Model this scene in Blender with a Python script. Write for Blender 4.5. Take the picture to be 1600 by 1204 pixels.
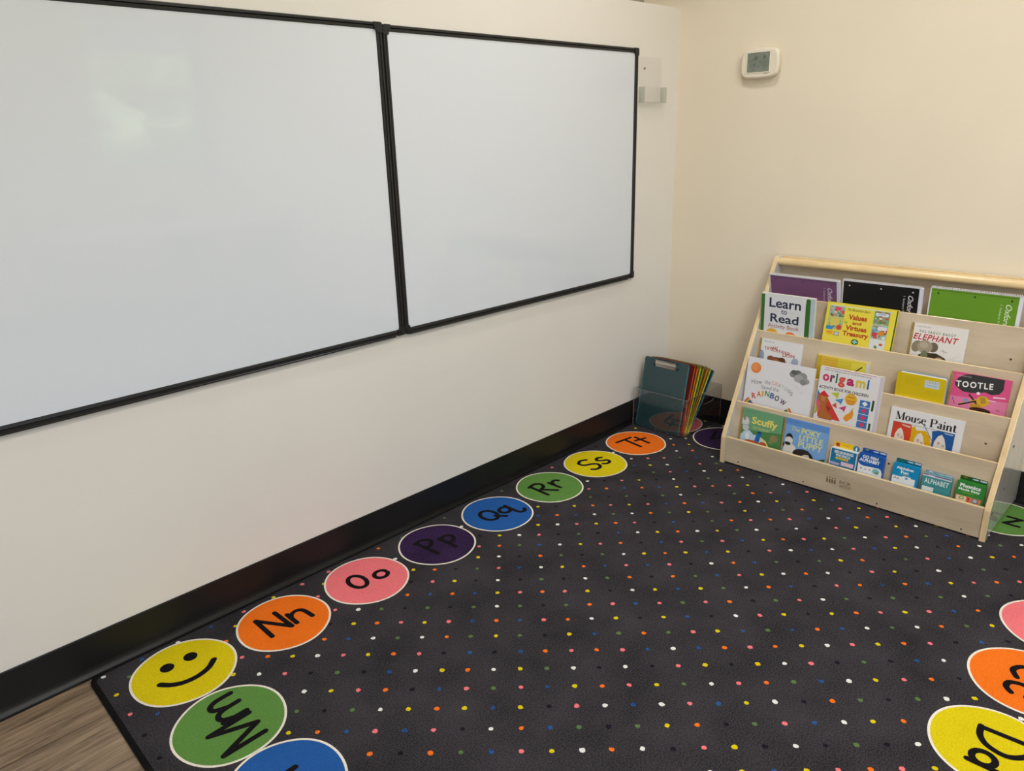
import bpy, bmesh, math, random
from mathutils import Vector, Matrix
random.seed(7)
for o in list(bpy.data.objects): bpy.data.objects.remove(o)
SC = bpy.context.scene
COL = SC.collection

# ------------------------------------------------------------------ camera
CF, YAW, PITCH, ROLL = 1165.822, 0.791443, -0.324522, -0.030049
CPOS = Vector((-2.932, -1.90726, 1.28))
fw = Vector((math.cos(YAW)*math.cos(PITCH), math.sin(YAW)*math.cos(PITCH), math.sin(PITCH)))
rt = fw.cross(Vector((0, 0, 1))).normalized(); up_ = rt.cross(fw)
r2 = math.cos(ROLL)*rt + math.sin(ROLL)*up_
u2 = -math.sin(ROLL)*rt + math.cos(ROLL)*up_
cam = bpy.data.cameras.new('camera'); cam.sensor_width = 36; cam.lens = CF/1600*36
cam.clip_start = 0.02
camo = bpy.data.objects.new('camera', cam); COL.objects.link(camo)
mw = Matrix((r2, u2, -fw)).transposed().to_4x4(); mw.translation = CPOS
camo.matrix_world = mw
SC.camera = camo

# ------------------------------------------------------------------ world, lights, exposure
SC.view_settings.view_transform = 'Standard'
SC.view_settings.look = 'None'
SC.view_settings.gamma = 1.0
SC.view_settings.use_curve_mapping = False
SC.view_settings.exposure = 0.04
SC.cycles.transparent_max_bounces = 64
W = bpy.data.worlds.new('sky'); SC.world = W; W.use_nodes = True
nt = W.node_tree; bg = nt.nodes['Background']
sky = nt.nodes.new('ShaderNodeTexSky'); sky.sky_type = 'NISHITA'
sky.sun_disc = False; sky.sun_elevation = math.radians(50); sky.sun_rotation = math.radians(90)
nt.links.new(sky.outputs[0], bg.inputs[0]); bg.inputs[1].default_value = 1.1

CEIL = 2.70
ROOM_X0, ROOM_Y0 = -6.6, -4.5
def area(name, loc, sx, sy, power, col, rot=(0, 0, 0), portal=False):
    l = bpy.data.lights.new(name, 'AREA'); l.shape = 'RECTANGLE'; l.size = sx; l.size_y = sy
    l.energy = power; l.color = col
    if portal: l.cycles.is_portal = True
    o = bpy.data.objects.new(name, l); COL.objects.link(o); o.location = loc; o.rotation_euler = rot
    return o
WARM = (1.0, 0.992, 0.985)
# recessed ceiling lights: (x, y, size x, size y, watts)
CEIL_LIGHTS = [(-0.95, -0.66, 0.24, 0.24, 8.5), (-1.55, -2.1, 1.2, 0.6, 32), (-3.6, -3.5, 1.2, 0.6, 34), (-5.6, -3.3, 1.2, 0.6, 20)]
for (lx, ly, sx, sy, w) in CEIL_LIGHTS:
    area('ceiling_lamp', (lx, ly, CEIL-0.03), sx-0.04, sy-0.04, w, WARM)
sun = bpy.data.lights.new('sun', 'SUN'); sun.energy = 8.0; sun.angle = math.radians(0.6); sun.color = (1, 0.97, 0.9)
suno = bpy.data.objects.new('sun', sun); COL.objects.link(suno); suno.rotation_euler = (math.radians(-42), 0, math.radians(12))  # shines away from the window wall, onto the trees
# daylight windows in the wall opposite the whiteboards: (x0, x1, z0, z1)
WINDOWS = [(-0.93, -0.04, 1.08, 2.2), (-3.6, -2.0, 0.9, 2.3), (-5.9, -4.3, 0.9, 2.3)]
for (x0, x1, z0, z1) in WINDOWS:
    area('window_portal', ((x0+x1)/2, ROOM_Y0-0.12, (z0+z1)/2), x1-x0, z1-z0, 1, (1, 1, 1), (math.radians(90), 0, 0), portal=True)
# ------------------------------------------------------------------ helpers
def lin(c):
    c = c/255.0
    return c/12.92 if c <= 0.04045 else ((c+0.055)/1.055)**2.4
def rgb(c): return (lin(c[0]), lin(c[1]), lin(c[2]), 1)
MATS = {}
def mat(key, col, rough=0.5, spec=0.5, coat=0.0, coat_r=0.05, metal=0.0, noise=None, bump=None, emit=None):
    """plain procedural material. noise=(scale, amount); bump=(scale, strength)"""
    if key in MATS: return MATS[key]
    m = bpy.data.materials.new(key); m.use_nodes = True; n = m.node_tree.nodes; L = m.node_tree.links
    b = n['Principled BSDF']
    b.inputs['Base Color'].default_value = rgb(col); b.inputs['Roughness'].default_value = rough
    b.inputs['Specular IOR Level'].default_value = spec; b.inputs['Metallic'].default_value = metal
    b.inputs['Coat Weight'].default_value = coat; b.inputs['Coat Roughness'].default_value = coat_r
    if noise or bump: tc = n.new('ShaderNodeTexCoord')
    if noise:
        t = n.new('ShaderNodeTexNoise'); t.inputs['Scale'].default_value = noise[0]; t.inputs['Detail'].default_value = 4
        L.new(tc.outputs['Object'], t.inputs['Vector'])
        hs = n.new('ShaderNodeMix'); hs.data_type = 'RGBA'; hs.blend_type = 'MIX'
        mr = n.new('ShaderNodeMapRange'); mr.inputs[1].default_value = 0.35; mr.inputs[2].default_value = 0.65
        L.new(t.outputs['Fac'], mr.inputs[0]); L.new(mr.outputs[0], hs.inputs[0])
        a = noise[1]; c = rgb(col)
        hs.inputs[6].default_value = tuple(min(1, v*(1-a)) for v in c[:3])+(1,)
        hs.inputs[7].default_value = tuple(min(1, v*(1+a)) for v in c[:3])+(1,)
        L.new(hs.outputs[2], b.inputs['Base Color'])
    if bump:
        t2 = n.new('ShaderNodeTexNoise'); t2.inputs['Scale'].default_value = bump[0]; t2.inputs['Detail'].default_value = 3
        L.new(tc.outputs['Object'], t2.inputs['Vector'])
        bn = n.new('ShaderNodeBump'); bn.inputs['Strength'].default_value = bump[1]; bn.inputs['Distance'].default_value = 0.002
        L.new(t2.outputs['Fac'], bn.inputs['Height']); L.new(bn.outputs[0], b.inputs['Normal'])
    if emit:
        b.inputs['Emission Color'].default_value = (emit[0], emit[1], emit[2], 1); b.inputs['Emission Strength'].default_value = emit[3]
    MATS[key] = m
    return m
def wood(key, c1, c2, axis, rough=0.35, scale=1.0):
    """birch-like grain running along one object axis"""
    if key in MATS: return MATS[key]
    m = bpy.data.materials.new(key); m.use_nodes = True; n = m.node_tree.nodes; L = m.node_tree.links
    b = n['Principled BSDF']; b.inputs['Roughness'].default_value = rough
    b.inputs['Coat Weight'].default_value = 0.35; b.inputs['Coat Roughness'].default_value = 0.12
    tc = n.new('ShaderNodeTexCoord'); mp = n.new('ShaderNodeMapping')
    s = [9*scale]*3; s[axis] = 1.6*scale; mp.inputs['Scale'].default_value = s
    L.new(tc.outputs['Object'], mp.inputs[0])
    t = n.new('ShaderNodeTexNoise'); t.inputs['Scale'].default_value = 2.2; t.inputs['Detail'].default_value = 6
    t.inputs['Distortion'].default_value = 0.6
    L.new(mp.outputs[0], t.inputs['Vector'])
    t2 = n.new('ShaderNodeTexNoise'); t2.inputs['Scale'].default_value = 9; t2.inputs['Detail'].default_value = 3
    L.new(tc.outputs['Object'], t2.inputs['Vector'])
    mx = n.new('ShaderNodeMath'); mx.operation = 'MULTIPLY_ADD'; mx.inputs[1].default_value = 0.35
    L.new(t2.outputs['Fac'], mx.inputs[0]); L.new(t.outputs['Fac'], mx.inputs[2])
    cr = n.new('ShaderNodeValToRGB'); cr.color_ramp.elements[0].position = 0.42; cr.color_ramp.elements[1].position = 0.92
    cr.color_ramp.elements[0].color = rgb(c1); cr.color_ramp.elements[1].color = rgb(c2)
    L.new(mx.outputs[0], cr.inputs[0]); L.new(cr.outputs[0], b.inputs['Base Color'])
    MATS[key] = m
    return m
def pile(key, col):
    """cut-pile carpet in one yarn colour"""
    if key in MATS: return MATS[key]
    m = bpy.data.materials.new(key); m.use_nodes = True; n = m.node_tree.nodes; L = m.node_tree.links
    b = n['Principled BSDF']; b.inputs['Roughness'].default_value = 0.95; b.inputs['Specular IOR Level'].default_value = 0.15
    
    tc = n.new('ShaderNodeTexCoord')
    t = n.new('ShaderNodeTexNoise'); t.inputs['Scale'].default_value = 280; t.inputs['Detail'].default_value = 2
    L.new(tc.outputs['Object'], t.inputs['Vector'])
    g = n.new('ShaderNodeTexNoise'); g.inputs['Scale'].default_value = 7; g.inputs['Detail'].default_value = 5
    L.new(tc.outputs['Object'], g.inputs['Vector'])
    a1 = n.new('ShaderNodeMath'); a1.operation = 'MULTIPLY_ADD'; a1.inputs[1].default_value = 0.45
    L.new(g.outputs['Fac'], a1.inputs[0]); L.new(t.outputs['Fac'], a1.inputs[2])
    mr = n.new('ShaderNodeMapRange'); mr.inputs[1].default_value = 0.48; mr.inputs[2].default_value = 0.98
    L.new(a1.outputs[0], mr.inputs[0])
    hs = n.new('ShaderNodeMix'); hs.data_type = 'RGBA'; L.new(mr.outputs[0], hs.inputs[0])
    c = rgb(col)
    lo, hi = (0.30, 1.95) if sum(col) < 260 else (0.84, 1.12)
    hs.inputs[6].default_value = tuple(min(1, v*lo) for v in c[:3])+(1,)
    hs.inputs[7].default_value = tuple(min(1, v*hi) for v in c[:3])+(1,)
    L.new(hs.outputs[2], b.inputs['Base Color'])
    bn = n.new('ShaderNodeBump'); bn.inputs['Strength'].default_value = 0.55; bn.inputs['Distance'].default_value = 0.003
    L.new(t.outputs['Fac'], bn.inputs['Height']); L.new(bn.outputs[0], b.inputs['Normal'])
    MATS[key] = m
    return m
def clear(key, tint, dens=0.0, dcol=(255, 255, 255), rough=0.03, ior=1.49, k=1.8):
    """thin clear or tinted sheet plastic: straight-through light, a body colour and a surface reflection"""
    if key in MATS: return MATS[key]
    m = bpy.data.materials.new(key); m.use_nodes = True; n = m.node_tree.nodes; L = m.node_tree.links
    n.remove(n['Principled BSDF']); out = n['Material Output']
    tr = n.new('ShaderNodeBsdfTransparent'); tr.inputs[0].default_value = rgb(tint)
    df = n.new('ShaderNodeBsdfDiffuse'); df.inputs[0].default_value = rgb(dcol)
    m1 = n.new('ShaderNodeMixShader'); m1.inputs[0].default_value = dens
    L.new(tr.outputs[0], m1.inputs[1]); L.new(df.outputs[0], m1.inputs[2])
    gl = n.new('ShaderNodeBsdfGlossy'); gl.inputs['Roughness'].default_value = rough
    fr = n.new('ShaderNodeFresnel'); fr.inputs[0].default_value = ior
    ge = n.new('ShaderNodeNewGeometry')          # a thin sheet: only its outer faces mirror, no internal reflection
    sb = n.new('ShaderNodeMath'); sb.operation = 'SUBTRACT'; sb.inputs[0].default_value = 1.0; L.new(ge.outputs['Backfacing'], sb.inputs[1])
    ml = n.new('ShaderNodeMath'); ml.operation = 'MULTIPLY'; L.new(fr.outputs[0], ml.inputs[0]); L.new(sb.outputs[0], ml.inputs[1])
    m18 = n.new('ShaderNodeMath'); m18.operation = 'MULTIPLY'; m18.use_clamp = True; m18.inputs[1].default_value = k; L.new(ml.outputs[0], m18.inputs[0]); ml = m18
    m2 = n.new('ShaderNodeMixShader'); L.new(ml.outputs[0], m2.inputs[0]); L.new(m1.outputs[0], m2.inputs[1]); L.new(gl.outputs[0], m2.inputs[2])
    L.new(m2.outputs[0], out.inputs[0])
    MATS[key] = m
    return m
def obj(name, bm, mats, parent=None, smooth=False):
    me = bpy.data.meshes.new(name)
    if smooth:
        for f in bm.faces: f.smooth = True
    bm.to_mesh(me); bm.free()
    for m in (mats if isinstance(mats, (list, tuple)) else [mats]): me.materials.append(m)
    o = bpy.data.objects.new(name, me); COL.objects.link(o)
    if parent is not None: o.parent = parent
    return o
def tag(o, label, cat, group=None):
    o['label'] = label; o['category'] = cat
    if group: o['group'] = group
    return o
def thing(name, label, cat, loc=(0, 0, 0), rz=0, group=None):
    o = bpy.data.objects.new(name, None); COL.objects.link(o); o.empty_display_size = 0.05
    o.location = loc; o.rotation_euler = (0, 0, rz)
    return tag(o, label, cat, group)
def struct(name, bm, m):
    o = obj(name, bm, m); o['kind'] = 'structure'; return o
def box(bm, x0, x1, y0, y1, z0, z1, mi=0, M=None, bev=0):
    vs = [bm.verts.new((x, y, z)) for z in (z0, z1) for (x, y) in ((x0, y0), (x1, y0), (x1, y1), (x0, y1))]
    fs = [(3, 2, 1, 0), (4, 5, 6, 7), (0, 1, 5, 4), (1, 2, 6, 5), (2, 3, 7, 6), (3, 0, 4, 7)]
    F = [bm.faces.new([vs[i] for i in f]) for f in fs]
    for f in F: f.material_index = mi
    if bev > 0:
        es = set(e for f in F for e in f.edges)
        r = bmesh.ops.bevel(bm, geom=list(es), offset=bev, segments=2, affect='EDGES', profile=0.6)
        vs = list(set(v for f in r['faces'] for v in f.verts) | set(v for v in vs if v.is_valid))
        for f in r['faces']: f.material_index = mi
    if M is not None:
        for v in vs: v.co = M @ v.co
    return vs
def prism(bm, pts, axis, a0, a1, mi=0, M=None, bev=0):
    """extrude a 2D polygon along axis (0=x,1=y,2=z)"""
    def P(p, a):
        return ((a, p[0], p[1]), (p[0], a, p[1]), (p[0], p[1], a))[axis]
    A = [bm.verts.new(P(p, a0)) for p in pts]; B = [bm.verts.new(P(p, a1)) for p in pts]
    n = len(pts); fs = [bm.faces.new(A[::-1]), bm.faces.new(B)]
    for i in range(n): fs.append(bm.faces.new((A[i], A[(i+1) % n], B[(i+1) % n], B[i])))
    for f in fs: f.material_index = mi
    bmesh.ops.recalc_face_normals(bm, faces=fs)
    vs = A+B
    if bev:
        es = set(e for f in fs[:2] for e in f.edges)
        r = bmesh.ops.bevel(bm, geom=list(es), offset=bev, segments=2, affect='EDGES', profile=0.6)
        vs = list(set(v for f in r['faces'] for v in f.verts) | set(v for v in vs if v.is_valid))
        for f in r['faces']: f.material_index = mi
    if M is not None:
        for v in vs: v.co = M @ v.co
    return vs
def cyl(bm, p0, p1, r, seg=20, mi=0, r1=None):
    p0, p1 = Vector(p0), Vector(p1); d = p1-p0
    q = d.to_track_quat('Z', 'Y'); r1 = r if r1 is None else r1
    A = [bm.verts.new(p0+q @ Vector((r*math.cos(2*math.pi*i/seg), r*math.sin(2*math.pi*i/seg), 0))) for i in range(seg)]
    B = [bm.verts.new(p1+q @ Vector((r1*math.cos(2*math.pi*i/seg), r1*math.sin(2*math.pi*i/seg), 0))) for i in range(seg)]
    fs = [bm.faces.new(A[::-1]), bm.faces.new(B)]
    for i in range(seg):
        f = bm.faces.new((A[i], A[(i+1) % seg], B[(i+1) % seg], B[i])); f.smooth = True; fs.append(f)
    for f in fs: f.material_index = mi
def tube(bm, pts, r, seg=6, mi=0):
    pts = [Vector(p) for p in pts]; rings = []
    for i, p in enumerate(pts):
        d = (pts[min(i+1, len(pts)-1)]-pts[max(i-1, 0)]).normalized()
        q = d.to_track_quat('Z', 'Y')
        rings.append([bm.verts.new(p+q @ Vector((r*math.cos(2*math.pi*k/seg), r*math.sin(2*math.pi*k/seg), 0))) for k in range(seg)])
    for a, b in zip(rings, rings[1:]):
        # match ring start to avoid twist
        best = min(range(seg), key=lambda s: sum((a[k].co-b[(k+s) % seg].co).length for k in range(seg)))
        for k in range(seg):
            f = bm.faces.new((a[k], a[(k+1) % seg], b[(k+1+best) % seg], b[(k+best) % seg])); f.smooth = True; f.material_index = mi
    for rg in (rings[0][::-1], rings[-1]):
        f = bm.faces.new(rg); f.material_index = mi
def rrect(x0, y0, x1, y1, r, seg=5):
    out = []
    for (cx, cy, a0) in ((x1-r, y1-r, 0), (x0+r, y1-r, 90), (x0+r, y0+r, 180), (x1-r, y0+r, 270)):
        for k in range(seg+1):
            a = math.radians(a0+90*k/seg); out.append((cx+r*math.cos(a), cy+r*math.sin(a)))
    return out
def catmull(pts, n=7):
    if len(pts) < 3: return pts
    P = [pts[0]]+list(pts)+[pts[-1]]; out = []
    for i in range(1, len(P)-2):
        p0, p1, p2, p3 = P[i-1:i+3]
        for k in range(n):
            t = k/n
            out.append(tuple(0.5*((2*p1[j])+(-p0[j]+p2[j])*t+(2*p0[j]-5*p1[j]+4*p2[j]-p3[j])*t*t+(-p0[j]+3*p1[j]-3*p2[j]+p3[j])*t**3) for j in (0, 1)))
    out.append(tuple(pts[-1])); return out
def ell(cx, cy, rx, ry, a0=0, a1=360, n=28, rot=0):
    out = []; full = abs(a1-a0) >= 360; c, s = math.cos(math.radians(rot)), math.sin(math.radians(rot))
    for k in range(n if full else n+1):
        a = math.radians(a0+(a1-a0)*k/n); x, y = rx*math.cos(a), ry*math.sin(a)
        out.append((cx+x*c-y*s, cy+x*s+y*c))
    return out

# ---- flat printing: polygons, strokes and lettering laid on a surface as thin ink layers of that part's own mesh
class Print:
    def __init__(self, bm, M, mats, step=0.00008):
        self.bm, self.M, self.mats, self.z, self.step = bm, M, mats, 0.0, step
    def mi(self, m):
        if m not in self.mats: self.mats.append(m)
        return self.mats.index(m)
    def poly(self, pts, m):
        self.z += self.step
        try: f = self.bm.faces.new([self.bm.verts.new(self.M @ Vector((p[0], p[1], self.z))) for p in pts])
        except ValueError: return
        f.material_index = self.mi(m)
        f.normal_update()
        n = (self.M.to_3x3() @ Vector((0, 0, 1)))
        if f.normal.dot(n) < 0: f.normal_flip()
        if len(pts) > 4: bmesh.ops.triangulate(self.bm, faces=[f])
    def stroke(self, pts, w, m, caps=True):
        """one flat ribbon along pts (w: width, or one width per point); bends over 50 degrees start a new ribbon with a round joint"""
        mi = self.mi(m); self.z += self.step
        W_ = list(w) if isinstance(w, (list, tuple)) else [w]*len(pts)
        P = [(pts[0], W_[0])]
        for p, ww in zip(pts[1:], W_[1:]):
            if math.hypot(p[0]-P[-1][0][0], p[1]-P[-1][0][1]) > 1e-7: P.append((p, ww))
        if len(P) < 2: return
        def add(ps):
            f = self.bm.faces.new([self.bm.verts.new(self.M @ Vector((p[0], p[1], self.z))) for p in ps]); f.material_index = mi
        D = []
        for a, b in zip(P, P[1:]):
            dx, dy = b[0][0]-a[0][0], b[0][1]-a[0][1]; l = math.hypot(dx, dy); D.append((dx/l, dy/l))
        runs, cur = [], [0]
        for k in range(1, len(P)-1):
            cur.append(k)
            if D[k-1][0]*D[k][0]+D[k-1][1]*D[k][1] < .64: runs.append(cur); cur = [k]
        cur.append(len(P)-1); runs.append(cur)
        for r_ in runs:
            L_ = []
            for n_, k in enumerate(r_):
                d0 = D[k-1] if n_ > 0 else D[k]; d1 = D[k] if n_ < len(r_)-1 else D[k-1]
                nx, ny = -(d0[1]+d1[1]), d0[0]+d1[0]; l = math.hypot(nx, ny); h = P[k][1]/l/max(l/2, .5)*.5*2
                h = P[k][1]/2/l/max(l/2, .6)
                L_.append(((P[k][0][0]+nx*h, P[k][0][1]+ny*h), (P[k][0][0]-nx*h, P[k][0][1]-ny*h)))
            for a, b in zip(L_, L_[1:]): add([a[0], b[0], b[1], a[1]])
            self.z += self.step*.35
        if caps:
            ends = {0, len(P)-1} | {r_[0] for r_ in runs}
            closed = math.hypot(P[0][0][0]-P[-1][0][0], P[0][0][1]-P[-1][0][1]) < P[0][1]*.3
            for k in ends:
                if closed and k in (0, len(P)-1): continue
                self.z += self.step*.2; p, ww = P[k]; add(ell(p[0], p[1], ww/2, ww/2, n=14))
    def text(self, s, x0, y0, x1, y1, m, bold=0.0, shear=0.0, rot=0, space=1.0):
        """lettering fitted to the box (x0,y0)-(x1,y1); rot turns it about the box centre"""
        cu = bpy.data.curves.new('t', 'FONT'); cu.body = s; cu.size = 1; cu.offset = bold; cu.shear = shear
        cu.space_character = space; cu.resolution_u = 3
        o = bpy.data.objects.new('t', cu); COL.objects.link(o)
        dg = bpy.context.evaluated_depsgraph_get(); dg.update()
        me = bpy.data.meshes.new_from_object(o.evaluated_get(dg))
        xs = [v.co.x for v in me.vertices]; ys = [v.co.y for v in me.vertices]
        mi = self.mi(m); self.z += self.step
        if xs:
            ax, bx, ay, by = min(xs), max(xs), min(ys), max(ys)
            sx = (x1-x0)/max(bx-ax, 1e-6); sy = (y1-y0)/max(by-ay, 1e-6)
            cx, cy = (x0+x1)/2, (y0+y1)/2; c, sn = math.cos(math.radians(rot)), math.sin(math.radians(rot))
            vs = []
            for v in me.vertices:
                x = x0+(v.co.x-ax)*sx-cx; y = y0+(v.co.y-ay)*sy-cy
                vs.append(self.bm.verts.new(self.M @ Vector((cx+x*c-y*sn, cy+x*sn+y*c, self.z))))
            for p in me.polygons:
                try: f = self.bm.faces.new([vs[i] for i in p.vertices]); f.material_index = mi
                except ValueError: pass
        bpy.data.objects.remove(o); bpy.data.curves.remove(cu); bpy.data.meshes.remove(me)

# ------------------------------------------------------------------ materials of the room
WALLC = (235, 222, 200)
m_wall = mat('wall_paint', WALLC, 0.62, 0.3, noise=(3, 0.012), bump=(160, 0.10))
m_wall2 = mat('wall_paint_partition', (226, 220, 211), 0.55, 0.35, noise=(3, 0.012), bump=(160, 0.08))
m_ceil = mat('ceiling_paint', (235, 232, 224), 0.8, 0.2)
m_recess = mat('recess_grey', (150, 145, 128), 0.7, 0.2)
m_base = mat('black_vinyl_base', (27, 26, 26), 0.40, 0.3, noise=(6, 0.15))
m_white = mat('white_trim', (235, 235, 230), 0.4)
def plank_mat():
    m = bpy.data.materials.new('vinyl_planks'); m.use_nodes = True; n = m.node_tree.nodes; L = m.node_tree.links
    b = n['Principled BSDF']; b.inputs['Roughness'].default_value = 0.42
    tc = n.new('ShaderNodeTexCoord'); br = n.new('ShaderNodeTexBrick')
    br.inputs['Scale'].default_value = 1; br.inputs['Brick Width'].default_value = 1.2; br.inputs['Row Height'].default_value = 0.18
    br.inputs['Mortar Size'].default_value = 0.0012; br.inputs['Mortar'].default_value = rgb((70, 58, 46))
    br.inputs['Color1'].default_value = rgb((160, 140, 118)); br.inputs['Color2'].default_value = rgb((146, 126, 104)); br.offset = 0.37
    L.new(tc.outputs['Object'], br.inputs['Vector'])
    mp = n.new('ShaderNodeMapping'); mp.inputs['Scale'].default_value = (2.2, 26, 1); L.new(tc.outputs['Object'], mp.inputs[0])
    t = n.new('ShaderNodeTexNoise'); t.inputs['Scale'].default_value = 2.4; t.inputs['Detail'].default_value = 8; t.inputs['Roughness'].default_value = 0.65
    t.inputs['Distortion'].default_value = 0.8
    L.new(mp.outputs[0], t.inputs['Vector'])
    cr = n.new('ShaderNodeValToRGB'); cr.color_ramp.elements[0].position = 0.36; cr.color_ramp.elements[1].position = 0.66
    cr.color_ramp.elements[0].color = (0.42, 0.38, 0.34, 1); cr.color_ramp.elements[1].color = (1.2, 1.18, 1.15, 1)
    L.new(t.outputs['Fac'], cr.inputs[0])
    mx = n.new('ShaderNodeMix'); mx.data_type = 'RGBA'; mx.blend_type = 'MULTIPLY'; mx.inputs[0].default_value = 1
    L.new(br.outputs[0], mx.inputs[6]); L.new(cr.outputs[0], mx.inputs[7]); L.new(mx.outputs[2], b.inputs['Base Color'])
    return m
FZ = -0.006   # hard floor level; the rug's pile top is z = 0
PART_H, PART_D = 1.7528, 0.186
# ------------------------------------------------------------------ room shell
b = bmesh.new(); box(b, ROOM_X0-0.1, 0.1, ROOM_Y0-0.1, PART_D+0.1, FZ-0.1, FZ); struct('floor', b, plank_mat())
b = bmesh.new(); box(b, ROOM_X0-0.1, 0.1, ROOM_Y0-0.1, PART_D+0.1, CEIL, CEIL+0.1); struct('ceiling', b, m_ceil)
b = bmesh.new(); box(b, 0, 0.1, ROOM_Y0-0.1, PART_D+0.1, FZ, CEIL); struct('wall_right', b, m_wall)
b = bmesh.new(); box(b, ROOM_X0, 0, 0, PART_D, FZ, PART_H, bev=0); struct('wall_left', b, m_wall2)
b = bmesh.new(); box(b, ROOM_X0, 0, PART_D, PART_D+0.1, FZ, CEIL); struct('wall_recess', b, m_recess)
b = bmesh.new(); box(b, ROOM_X0-0.1, ROOM_X0, ROOM_Y0, PART_D, FZ, CEIL); struct('wall_far', b, m_wall)
b = bmesh.new()
xs = ROOM_X0
for (x0, x1, z0, z1) in sorted(WINDOWS):
    box(b, xs, x0, ROOM_Y0-0.14, ROOM_Y0, FZ, CEIL); box(b, x0, x1, ROOM_Y0-0.14, ROOM_Y0, FZ, z0); box(b, x0, x1, ROOM_Y0-0.14, ROOM_Y0, z1, CEIL); xs = x1
box(b, xs, 0, ROOM_Y0-0.14, ROOM_Y0, FZ, CEIL)
struct('wall_window', b, m_wall)
m_glass = clear('window_glass', (250, 252, 252), rough=0.0)
for i, (x0, x1, z0, z1) in enumerate(WINDOWS):
    b = bmesh.new(); f = 0.045; y0, y1 = ROOM_Y0-0.11, ROOM_Y0-0.05
    for (a0, a1, c0, c1) in ((x0, x1, z0, z0+f), (x0, x1, z1-f, z1), (x0, x0+f, z0+f, z1-f), (x1-f, x1, z0+f, z1-f)): box(b, a0, a1, y0, y1, c0, c1)
    box(b, x0-0.03, x1+0.03, ROOM_Y0-0.05, ROOM_Y0+0.04, z0-0.03, z0)
    if i == 0: box(b, x0+f, x1-f, y0, y1, z1-0.24, z1-0.20)
    w = struct('window_%d' % (i+1), b, m_white)
    b = bmesh.new(); box(b, x0+f, x1-f, y0+0.025, y0+0.03, z0+f, z1-f); obj('glass_pane', b, m_glass, w)
# black cove base
def cove(bm, p0, p1, nrm):
    """profile swept from p0 to p1, nrm points into the room"""
    H = 0.1087
    prof = [(0, H), (0.0032, H), (0.0040, H-0.002), (0.0044, 0.02), (0.006, 0.011), (0.010, 0.004), (0.016, 0.0015), (0.0175, FZ), (0, FZ)]
    A, B = [], []
    for d, z in prof:
        A.append(bm.verts.new((p0[0]+nrm[0]*d, p0[1]+nrm[1]*d, z))); B.append(bm.verts.new((p1[0]+nrm[0]*d, p1[1]+nrm[1]*d, z)))
    n = len(prof); fs = [bm.faces.new(A), bm.faces.new(B[::-1])]
    for i in range(n):
        f = bm.faces.new((A[i], B[i], B[(i+1) % n], A[(i+1) % n])); f.smooth = 3 <= i <= 6; fs.append(f)
    bmesh.ops.recalc_face_normals(bm, faces=fs)
b = bmesh.new(); cove(b, (ROOM_X0, 0), (-0.0, 0), (0, -1)); struct('baseboard_left', b, m_base)
b = bmesh.new(); cove(b, (0, -0.0), (0, ROOM_Y0), (-1, 0)); struct('baseboard_right', b, m_base)
b = bmesh.new(); cove(b, (ROOM_X0, ROOM_Y0), (0, ROOM_Y0), (0, 1)); struct('baseboard_window', b, m_base)

m_diff = mat('light_diffuser', (250, 248, 240), 0.5, emit=(1.0, 0.95, 0.86, 3.0))
for i, (lx, ly, sx, sy, w) in enumerate(CEIL_LIGHTS):
    t = thing('ceiling_light', ['small square ceiling light near the corner of the room', 'long ceiling light panel nearest the thermostat wall', 'long ceiling light panel over the middle of the room', 'long ceiling light panel farthest from the thermostat wall'][i], 'light', (lx, ly, CEIL))
    b = bmesh.new()
    for (x0, x1, y0, y1) in ((-sx/2, sx/2, -sy/2, -sy/2+.03), (-sx/2, sx/2, sy/2-.03, sy/2), (-sx/2, -sx/2+.03, -sy/2+.03, sy/2-.03), (sx/2-.03, sx/2, -sy/2+.03, sy/2-.03)): box(b, x0, x1, y0, y1, -0.028, 0)
    obj('frame', b, m_white, t)
    b = bmesh.new(); box(b, -sx/2+.03, sx/2-.03, -sy/2+.03, sy/2-.03, -0.012, -0.004); obj('diffuser', b, m_diff, t)

# ------------------------------------------------------------------ rug with letter circles
YARN = dict(base=(50, 47, 51), W=(228, 226, 222), Y=(214, 194, 14), O=(238, 114, 26), P=(236, 118, 124), G=(92, 136, 64), B=(34, 88, 158), K=(24, 18, 32), V=(46, 28, 62), ink=(16, 13, 16), edge=(14, 14, 15), dG=(88, 116, 66), dB=(36, 74, 128), ring=(235, 226, 212))
m_y = {k: pile('yarn_'+k, v) for k, v in YARN.items()}
RUG = [(-2.612, -0.016), (-0.022, -0.008), (-0.016, -1.905), (-2.645, -1.890)]
def round_poly(P, r, seg=6):
    out = []; n = len(P)
    for i in range(n):
        p = Vector(P[i]); a = (Vector(P[i-1])-p).normalized(); c = (Vector(P[(i+1) % n])-p).normalized()
        s, e = p+a*r, p+c*r
        for k in range(seg+1):
            t = k/seg; q = (1-t)**2*s+2*t*(1-t)*p+t*t*e; out.append((q.x, q.y))
    return out
def inset(P, d):
    n = len(P); out = []
    for i in range(n):
        p = Vector(P[i]); a = (Vector(P[i])-Vector(P[i-1])).normalized(); c = (Vector(P[(i+1) % n])-p).normalized()
        na, nc = Vector((a.y, -a.x)), Vector((c.y, -c.x)); bis = (na+nc); bis /= max(bis.dot(na), 1e-6)
        out.append(tuple(p+bis*d))
    return out
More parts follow.
